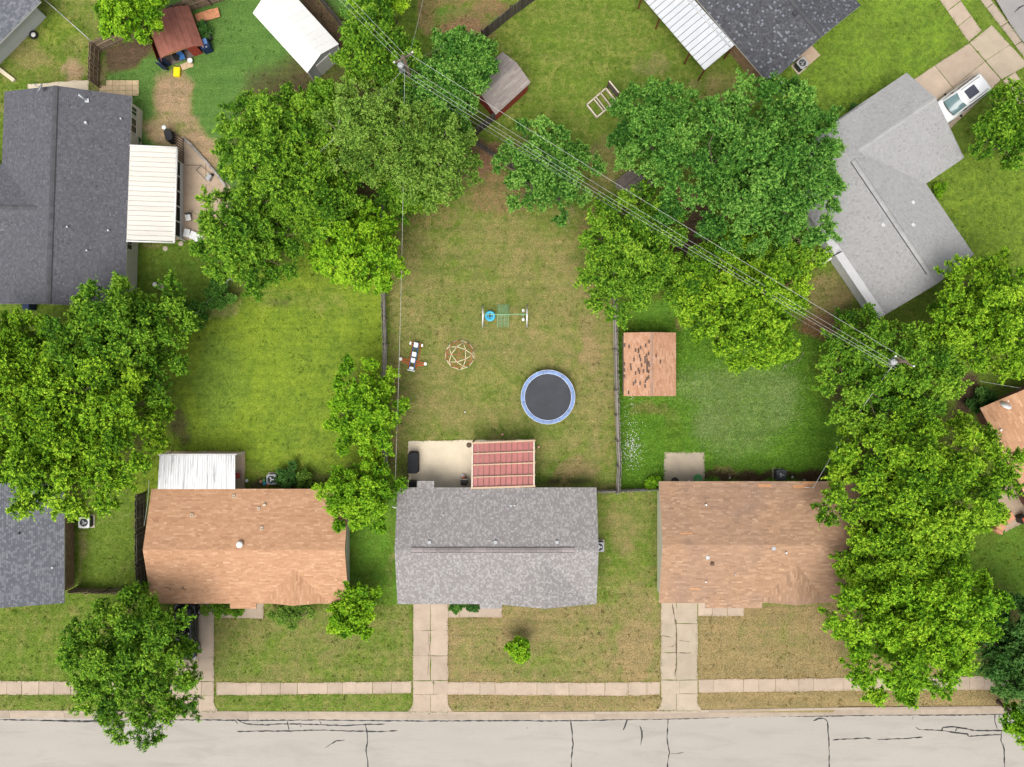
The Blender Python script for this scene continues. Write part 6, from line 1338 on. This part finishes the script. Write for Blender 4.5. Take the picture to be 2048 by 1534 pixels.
def tree(label, px, py, rxp, ryp, ztop, kind, seed, leaf=.17, crad=.62, dens=1.0, shoot=.75, lobes=8, openness=1.0, tip=.45, zf=.60, rzf=None, name='tree', cat='tree', trunk=True, group=None, barkmat='bark'):
    rng = np.random.default_rng(seed); zm = ztop * zf; s = (CH - zm) / CF
    cx, cy = (px - 1024) * s, (767 - py) * s; rx, ry = rxp * s, ryp * s; rz = min(ztop - zm, .95 * max(rx, ry)) if rzf is None else rzf
    zc = ztop - rz
    root = thing(name, (cx, cy, 0), label, cat, group)
    me, ce = crown_mesh('crown', rng, None, (rx, ry, rz), lobes, leaf, crad, kind, dens, shoot, openness, tip)
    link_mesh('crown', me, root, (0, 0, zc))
    mb = MB(); r0 = .045 * max(rx, ry) + .06
    if trunk:
        fork = np.array((rng.normal(0, .12), rng.normal(0, .12), zc * .42)); mb.tube([(0, 0, -.1), (0, 0, .2), tuple(fork * (.5, .5, .55)), tuple(fork)], [r0 * 1.5, r0 * 1.1, r0 * .95, r0 * .85], 9)
        nl = 6
        for i in range(nl):
            a = 2 * math.pi * (i + rng.uniform(-.3, .3)) / nl; d = rng.uniform(.40, .62); tgt = np.array((d * rx * math.cos(a), d * ry * math.sin(a), zc + rng.uniform(-.1, .35) * rz))
            mid = fork * .45 + tgt * .55 + np.array((0, 0, .10 * rz)); mb.tube([tuple(fork), tuple((fork + mid) / 2 + rng.normal(0, .1, 3)), tuple(mid), tuple(tgt)], [r0 * .6, r0 * .46, r0 * .34, r0 * .2], 6)
            dist = np.linalg.norm(ce + (0, 0, zc) - tgt, axis=1); near = np.argsort(dist)[:9]
            for j in near[::2]:
                e = ce[j] + (0, 0, zc); mm = (tgt + e) / 2 + rng.normal(0, .12, 3); mb.tube([tuple(mid * .3 + tgt * .7), tuple(mm), tuple(e)], [r0 * .18, r0 * .11, .012], 4)
        for o in range(len(mb.v)): v = mb.v[o]; mb.v[o] = (v[0] + cx, v[1] + cy, v[2])
        mb.build('trunk', barkmat, root)
    return root

TREES = [
 # label, px, py, rx, ry, ztop, kind, leaf, crad, dens, shoot, lobes, openness, tip
 ('huge yellow-green tree, lower part of the mass at the left edge', 128, 868, 222, 182, 11.5, 'yellow', .21, .72, 1.0, .75, 11, 1.0, .45),
 ('green tree overlapping the slate roof at the left', 245, 690, 148, 148, 10.0, 'green', .19, .66, 1.0, .75, 9, 1.0, .45),
 ('yellow-green tree at the left edge below the slate house', 45, 730, 125, 118, 10.5, 'yellow', .20, .68, 1.0, .75, 8, 1.0, .4),
 ('street tree hanging over the kerb, lower left', 268, 1322, 170, 164, 9.5, 'green', .18, .60, 1.0, .85, 11, 1.06, .4),
 ('tall green tree below the white metal shed', 556, 300, 132, 122, 11.0, 'green', .20, .72, 1.0, .75, 9, 1.0, .45),
 ('green tree between porch patio and left lawn', 512, 470, 122, 122, 9.5, 'green', .19, .66, 1.0, .75, 9, 1.0, .4),
 ('bright yellow-green tree beside the left fence of the central lawn', 716, 494, 114, 116, 8.5, 'bright', .19, .58, 1.0, .75, 9, 1.02, .45),
 ('olive thin-leaved tree with bare grey twigs, upper middle', 742, 268, 112, 96, 11.0, 'olive', .15, .60, .85, .8, 8, 1.08, .4),
 ('olive tree with bare twigs right of the other olive tree', 868, 318, 104, 106, 10.0, 'olive', .15, .58, .85, .8, 8, 1.08, .4),
 ('green tree behind the top utility pole', 754, 118, 82, 88, 10.0, 'green', .18, .62, 1.0, .75, 8, 1.0, .45),
 ('dark green tree beside the weathered grey shed roof', 925, 128, 84, 66, 8.0, 'deep', .18, .58, 1.0, .75, 7, 1.0, .45),
 ('tree with bright yellow shoot tips below the top utility pole', 870, 202, 98, 86, 8.5, 'deep', .20, .62, 1.0, .75, 8, 1.02, .85),
 ('green tree filling the gap left of the olive trees', 652, 232, 76, 62, 9.0, 'green', .18, .62, 1.0, .75, 7, 1.0, .45),
 ('dark green understorey tree between tall trees, upper middle', 650, 398, 104, 92, 9.0, 'green', .18, .66, 1.0, .75, 7, 1.0, .4),
 ('dark green tree at the top edge of the central lawn', 820, 370, 90, 64, 7.0, 'green', .17, .58, .95, .75, 7, 1.0, .4),
 ('yellow-green tree at the top edge, left of the fallen leaves', 772, -8, 68, 56, 7.5, 'bright', .19, .56, 1.0, .75, 7, 1.04, .5),
 ('green tree above the red barn shed', 272, 24, 72, 78, 8.0, 'bright', .18, .56, 1.0, .75, 8, 1.0, .4),
 ('loose bright tree straddling the left fence above the patio', 737, 828, 88, 112, 6.5, 'bright', .20, .55, .85, .85, 8, 1.18, .45),
 ('green tree between the orange and the grey house', 720, 990, 84, 74, 6.5, 'bright', .17, .52, 1.0, .8, 8, 1.05, .35),
 ('loose dark tree at the top right of the central lawn', 1085, 340, 112, 106, 7.0, 'deep', .18, .56, .85, .8, 8, 1.14, .8),
 ('green tree at the right side of the central lawn', 1262, 500, 132, 142, 8.5, 'green', .19, .60, 1.0, .8, 9, 1.0, .5),
 ('feathery deep green tree beside the raised bed', 1310, 262, 96, 108, 9.5, 'deep', .18, .60, 1.0, .8, 8, 1.02, .45),
 ('largest deep green tree left of the pale grey house', 1518, 330, 210, 186, 12.0, 'deep', .20, .72, 1.0, .75, 12, 1.0, .45),
 ('yellow-green tree above the weedy yard', 1476, 606, 150, 136, 9.0, 'yellow', .20, .60, 1.0, .8, 9, 1.02, .4),
 ('green tree behind the yellow-green one, right of centre', 1552, 520, 90, 72, 7.0, 'green', .18, .58, 1.0, .8, 6, 1.02, .4),
 ('green tree round the right-hand utility pole', 1754, 744, 158, 130, 9.5, 'green', .18, .58, 1.0, .85, 10, 1.02, .35),
 ('yellow-green tree below the L-shaped house at the right edge', 1968, 630, 128, 138, 10.0, 'yellow', .19, .62, 1.0, .85, 9, 1.02, .4),
 ('largest yellow-green tree over the brown house', 1836, 972, 198, 166, 11.5, 'yellow', .19, .66, 1.0, .85, 12, 1.0, .4),
 ('bright green tree between brown house and street', 1824, 1232, 166, 178, 10.5, 'bright', .20, .62, 1.0, .75, 11, 1.0, .4),
 ('yellow-green tree joining the two big ones right of the brown house', 1772, 1106, 104, 92, 9.0, 'yellow', .19, .60, 1.0, .8, 8, 1.0, .4),
 ('green tree filling in between the two trees above the small shed', 1392, 560, 80, 84, 7.0, 'green', .18, .58, 1.0, .8, 7, 1.0, .4),
 ('dark green tree at the lower right edge', 2038, 1310, 98, 122, 9.0, 'dark', .18, .60, 1.0, .8, 8, 1.02, .45),
 ('small bright tree at the right edge over the street', 2052, 1440, 52, 46, 6.0, 'bright', .18, .5, 1.0, .8, 6, 1.02, .4),
 ('loose tree beside the white car, upper right', 2020, 258, 92, 88, 7.5, 'green', .18, .52, .75, .85, 8, 1.22, .5),
 ('small bright tree at the corner of the left orange house', 707, 1224, 54, 62, 4.5, 'bright', .20, .42, 1.0, .8, 7, 1.05, .5),
 ('tiny green sapling on the grey house front lawn', 1037, 1298, 22, 26, 2.4, 'bright', .17, .26, 1.0, .8, 5, 1.1, .3),
]
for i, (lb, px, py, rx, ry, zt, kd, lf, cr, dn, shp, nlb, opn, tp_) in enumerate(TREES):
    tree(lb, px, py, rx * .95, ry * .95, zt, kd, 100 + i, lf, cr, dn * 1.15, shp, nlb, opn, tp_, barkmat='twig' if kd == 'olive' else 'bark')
SHRUBS = [
 ('dark round shrub behind the left orange house', 577, 952, 22, 24, 1.5, 'dark', .11, .24), ('thin brown-stemmed shrub right of the dark one', 606, 958, 20, 20, 1.2, 'olive', .09, .22),
 ('olive green spreading bush in front of the left orange house', 580, 1226, 48, 24, 1.5, 'olive', .09, .24), ('clipped green hedge along the left orange house front', 440, 1214, 52, 13, .9, 'green', .08, .18),
 ('clipped end of the green hedge by the front walk', 474, 1224, 14, 9, .9, 'green', .08, .16), ('low green shrub under the grey house front eave', 912, 1212, 18, 9, .9, 'deep', .09, .18), ('low dark shrub with red tips by the grey house walk', 946, 1214, 14, 8, .8, 'dark', .09, .18),
 ('vine mound on the chain link fence, upper end', 438, 588, 34, 30, 1.7, 'deep', .12, .28), ('vine mound on the chain link fence, lower end', 392, 628, 36, 34, 1.7, 'deep', .12, .28),
 ('green shrub at the fence corner by the brown house', 1306, 968, 16, 14, 1.2, 'bright', .10, .22), ('leafy bush right of the fallen leaves at the top', 706, 20, 22, 26, 2.0, 'deep', .13, .3), ('low green bush by the brick house at the right', 1965, 800, 34, 22, 1.4, 'dark', .12, .28),
 ('small plant by the slate house wall', 272, 282, 8, 9, .8, 'dark', .08, .16), ('dark red shrub beside the pale garage wing', 1708, 217, 9, 7, .8, 'dark', .08, .16), ('small green shrub at the inner corner of the L-shaped house', 1878, 378, 12, 14, .9, 'bright', .08, .18),
 ('green weeds along the fence left of the left orange house', 282, 1168, 9, 14, 1.0, 'green', .09, .2),
]
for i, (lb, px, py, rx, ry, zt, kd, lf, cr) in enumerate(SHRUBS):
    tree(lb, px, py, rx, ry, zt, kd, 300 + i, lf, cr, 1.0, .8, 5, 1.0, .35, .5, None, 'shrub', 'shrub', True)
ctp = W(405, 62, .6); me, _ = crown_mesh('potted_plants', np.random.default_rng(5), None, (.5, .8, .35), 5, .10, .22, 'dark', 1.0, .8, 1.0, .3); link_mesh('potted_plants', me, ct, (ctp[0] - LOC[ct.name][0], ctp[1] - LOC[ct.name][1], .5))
def fallen(label, pts, mat='twig', r=.03):
    root = thing('fallen_branch', tuple(W(*pts[0][0])), label, 'branch')
    for ch in pts: MB().tube([W(x, y, .08 + .1 * R.random()) for x, y in ch], [r * (1 - .6 * i / (len(ch) - 1)) for i in range(len(ch))], 5).build('twig', mat, root)
fallen('bare pale branch below the loose dark tree', [[(1134, 424), (1132, 440), (1128, 455), (1136, 463)], [(1133, 430), (1138, 445), (1141, 452)], [(1143, 414), (1149, 426)]])
fallen('bare pale branch at the edge of the weedy yard', [[(1607, 705), (1598, 722), (1585, 731), (1566, 729)], [(1570, 730), (1563, 742), (1566, 750)], [(1570, 730), (1576, 745)]])

# ------------------------------------------------------------------ utility poles and wires
A_H3 = np.array(g3.at(1620, 974))
def pole(label, px, py, h=10.5, ang=.5, tdir=(-.8, -.5)):
    p = W(px, py, h); root = thing('utility_pole', (p[0], p[1], 0), label, 'utility pole'); x, y = p[0], p[1]
    MB().tube([(x, y, -.1), (x, y, h)], [.17, .12], 12).build('pole', 'pole_wood', root)
    c, s = math.cos(ang), math.sin(ang)
    MB().box((x, y, h - .35), (1.5, .1, .12), ang).build('crossarm', 'pole_wood', root)
    for k in (-.7, 0, .7): q = (x + c * k, y + s * k); MB().lathe((q[0], q[1], h - .29), [(.05, 0), (.07, .05), (.05, .1), (.07, .14), (.03, .2)], 10).build('insulator', 'ceramic', root)
    q = (x + tdir[0] * .38, y + tdir[1] * .38); t = MB().lathe((q[0], q[1], h - 1.9), [(.20, 0), (.22, .05), (.22, .85), (.24, .88), (.15, .95), (.03, .97)], 16).build('transformer', 'ac_grey', root)
    for k in (-.07, .07): MB().tube([(q[0] + k, q[1], h - .95), (q[0] + k, q[1], h - .72)], .03, 8).build('bushing', 'ceramic', t)
    MB().tube([(x - .1, y - .1, h - 2.2), (x - .4, y + .1, h - 2.1), (x - .2, y + .3, h - 1.2)], .02, 5).build('lead_wire', 'wire_white', root)
    return np.array((x, y, h))
T1 = pole('utility pole with transformer among the upper trees', 806, 112); T2 = pole('utility pole with transformer in the right-hand tree', 1812, 722, 10.5, -.5, (-.9, -.1))
def wire(label, a, b, sag=.5, r=.022, mat='wire_white', n=18):
    r *= .42
    a, b = np.array(a, float), np.array(b, float); pts = [a + (b - a) * t - np.array((0, 0, 4 * sag * t * (1 - t))) for t in np.linspace(0, 1, n + 1)]
    thing1('power_line', MB().tube(pts, r, 5), mat, label, 'wire')
dr_ = unit((T2 - T1)[:2]); pn_ = np.array((-dr_[1], dr_[0], 0))
wire('upper bright power line between the two poles', T1 + (.2, .25, .1), T2 + (-.1, .15, .1), .55)
wire('second power line just below the upper bright one', T1 - pn_ * .25 + (0, 0, -.8), T2 - pn_ * .3 + (0, 0, -.7), .6, .018)
wire('third power line between the poles', T1 - pn_ * .55 + (0, 0, -.9), T2 - pn_ * .52 + (0, 0, -.8), .75, .018)
wire('fourth power line between the poles', T1 - pn_ * .75 + (0, 0, -1.0), T2 - pn_ * .66 + (0, 0, -.9), .8, .018)
wire('thick telephone cable hanging lowest between the poles', T1 - pn_ * .5 + (0, 0, -3.2), T2 - pn_ * .5 + (0, 0, -3.0), .5, .026, 'wire_dark')
far = np.array(W(640, -60, 10.2)); 
for i, (lb, o, z) in enumerate((('upper left power line leaving the picture at the top', .15, 0), ('middle left power line leaving the picture at the top', -.12, -.1), ('lower left power line leaving the picture at the top', -.35, -.2))): wire(lb, T1 + pn_ * o + (0, 0, z), far + (o * .9, o * .9, z), .1, .018)
wire('low cable leaving the picture at the top left of the pole', T1 + (-.1, -.4, -3), np.array(W(655, -40, 7.0)), .2, .02, 'wire_dark')
wire('white service cable to the grey house along the left fence', T1 + (-.1, -.2, -1.6), (W(800, 1000)[0] + .08, W(800, 1000)[1] + .4, 3.75), .9, .026, 'wire_white', 24)
wire('service cable dropping into the trees left of the top pole', T1 + (-.2, -.2, -1.8), np.array(W(610, 330, 8.2)), .3, .02)
wire('service cable crossing the fallen leaves at the top', T1 + (.1, .2, -1.5), np.array(W(852, -30, 5.0)), .3, .018)
wire('short service cable right of the top pole', T1 + (.2, .1, -1.4), np.array(W(1000, 30, 5.5)), .3, .016, 'wire_dark')
wire('white service cable beside the left orange house', np.array(W(298, 960, 4.2)), np.array(W(288, 1052, 2.7)), .15, .024)
wire('service cable from the right pole to the brown house', T2 + (-.1, -.3, -1.8), A_H3 + (0, 0, .68), .5, .045)
wire('service cable to the roof at the right edge', np.array(W(1960, 762, 6.0)), np.array(W(2042, 776, 3.0)), .2, .022)

# ------------------------------------------------------------------ grass blades, flowers
def in_any(px, py, polys):
    r = np.zeros(px.shape, bool)
    for p in polys: r |= inpoly(px, py, p)
    return r
ROOFS = []
def add_grass():
    rng = np.random.default_rng(77); P = []; H_ = []
    def emit(px, py, h): P.append(np.stack([px, py], -1)); H_.append(h)
    n = 230000; px = rng.uniform(-40, 2090, n); py = rng.uniform(-40, 1424, n); ok = ~in_any(px, py, NOGRASS); ok &= py < kerb_y(px) - 1
    ok &= ~((px - 1960) * .80 - (py - 20) * .60 > 0) | (py > 330)
    emit(px[ok], py[ok], rng.uniform(.04, .10, ok.sum()))
    n = 52000; px = rng.uniform(1240, 1660, n); py = rng.uniform(640, 975, n); ok = ~in_any(px, py, NOGRASS); emit(px[ok], py[ok], rng.uniform(.14, .32, ok.sum()))
    for poly in NOGRASS:                                           # ragged turf along every slab edge
        for a, b in zip(poly, poly[1:] + poly[:1]):
            a, b = np.array(a, float), np.array(b, float); L = np.linalg.norm(b - a); k = int(L * 1.6)
            if k < 1: continue
            t = rng.random(k); e = (b - a) / (L + 1e-9); q = a + (b - a) * t[:, None] + np.array((-e[1], e[0])) * rng.normal(0, 1.3, k)[:, None]
            inside = np.zeros(k, int)
            for p2 in NOGRASS: inside += inpoly(q[:, 0] , q[:, 1], p2)
            o2 = a + (b - a) * t[:, None]
            cnt = np.zeros(k, int)
            for off in (3.0, -3.0):
                w_ = o2 + np.array((-e[1], e[0])) * off; cc = np.zeros(k, bool)
                for p2 in NOGRASS: cc |= inpoly(w_[:, 0], w_[:, 1], p2)
                cnt += cc
            q = q[cnt < 2]; q = q[rng.random(len(q)) < .85]
            if len(q): emit(q[:, 0], q[:, 1], rng.uniform(.05, .10, len(q)))
    n = 9000; cx_ = rng.uniform(-40, 2090, n); cy_ = rng.uniform(-40, 1420, n); dn_ = vnoise(cx_ / 25, cy_ / 25, 2.5, 9); ok = (~in_any(cx_, cy_, NOGRASS)) & (dn_ > -.02) & (cy_ < kerb_y(cx_) - 2); ok &= ~((cx_ - 1960) * .80 - (cy_ - 20) * .60 > 0) | (cy_ > 330)
    cx_, cy_ = cx_[ok], cy_[ok]; rr = rng.uniform(.8, 3.0, len(cx_)); nb0 = sum(len(q) for q in P)
    wx_ = np.repeat(cx_, 9) + np.repeat(rr, 9) * rng.normal(0, .6, len(cx_) * 9); wy_ = np.repeat(cy_, 9) + np.repeat(rr, 9) * rng.normal(0, .6, len(cx_) * 9)
    emit(wx_, wy_, rng.uniform(.07, .13, len(wx_))); wt_ = np.repeat(np.where(rng.random(len(cx_)) < .55, .0, 1.0), 9)
    pb0 = sum(len(q) for q in P); ns_ = 16000; k_ = rng.integers(0, 6, ns_); ce_ = np.array([(1440, 790), (1485, 850), (1562, 800), (1420, 850), (1400, 770), (1510, 770)])[k_]; sd_ = np.array([(40, 36), (52, 44), (26, 38), (24, 30), (50, 22), (45, 30)])[k_]
    pxy = ce_ + rng.normal(0, .8, (ns_, 2)) * sd_; pxy = pxy[(pxy[:, 0] > 1245) & (pxy[:, 0] < 1650) & (pxy[:, 1] > 650) & (pxy[:, 1] < 950)]; pxy = pxy[~in_any(pxy[:, 0], pxy[:, 1], NOGRASS)]
    emit(pxy[:, 0], pxy[:, 1], rng.uniform(.14, .26, len(pxy))); pb1 = pb0 + len(pxy)
    P = np.concatenate(P); h = np.concatenate(H_); tn_ = rng.random(len(h)); tn_[nb0:nb0 + len(wt_)] = np.clip(wt_ + rng.normal(0, .12, len(wt_)), 0, 1); x = (P[:, 0] - 1024) / 25; y = (767 - P[:, 1]) / 25; n = len(x)
    a = rng.uniform(0, 6.283, n); ln = h * rng.uniform(.6, 1.4, n); wd = np.minimum(.018 + h * .13, .032); z0 = np.full(n, .0)
    dx, dy = np.cos(a), np.sin(a)
    v0 = np.stack([x - dy * wd, y + dx * wd, z0], -1); v1 = np.stack([x + dy * wd, y - dx * wd, z0], -1); v2 = np.stack([x + dx * ln, y + dy * ln, h * .75 + .03], -1)
    V = np.stack([v0, v1, v2], 1).reshape(-1, 3); at = cov_attrs(x, y); at['cov_a'][pb0:pb1] = 0; at['cov_b'][pb0:pb1] = (1.6, 0, 0, 0); at = {k: np.repeat(v, 3, 0) for k, v in at.items()}
    o = link_mesh('grass', np_mesh('grass', V, 3, 'blades', tn_, at)); tag(o, 'short lawn grass covering all the yards', 'grass', kind='stuff')
    k = 330; fx = np.clip(rng.normal(1262, 9, k) + rng.normal(0, 4, k), 1243, 1292); fy = np.concatenate([np.clip(rng.normal(895, 22, k - 40), 845, 938), rng.uniform(790, 850, 40)]); fp = np.stack([(fx - 1024) / 25, (767 - fy) / 25], -1)
    V = []
    for (x_, y_) in fp:
        s_ = rng.uniform(.015, .032); z_ = rng.uniform(.16, .24); aa = rng.random() * 3
        V += [(x_ + s_ * math.cos(aa + q), y_ + s_ * math.sin(aa + q), z_ + .01 * math.cos(q * 2)) for q in (0, 1.57, 3.14, 4.71)]
    o = link_mesh('clover_flowers', np_mesh('clover_flowers', V, 4, 'flower')); tag(o, 'tiny white flowers in the weeds beside the grey fence', 'flowers', kind='stuff')
add_grass()
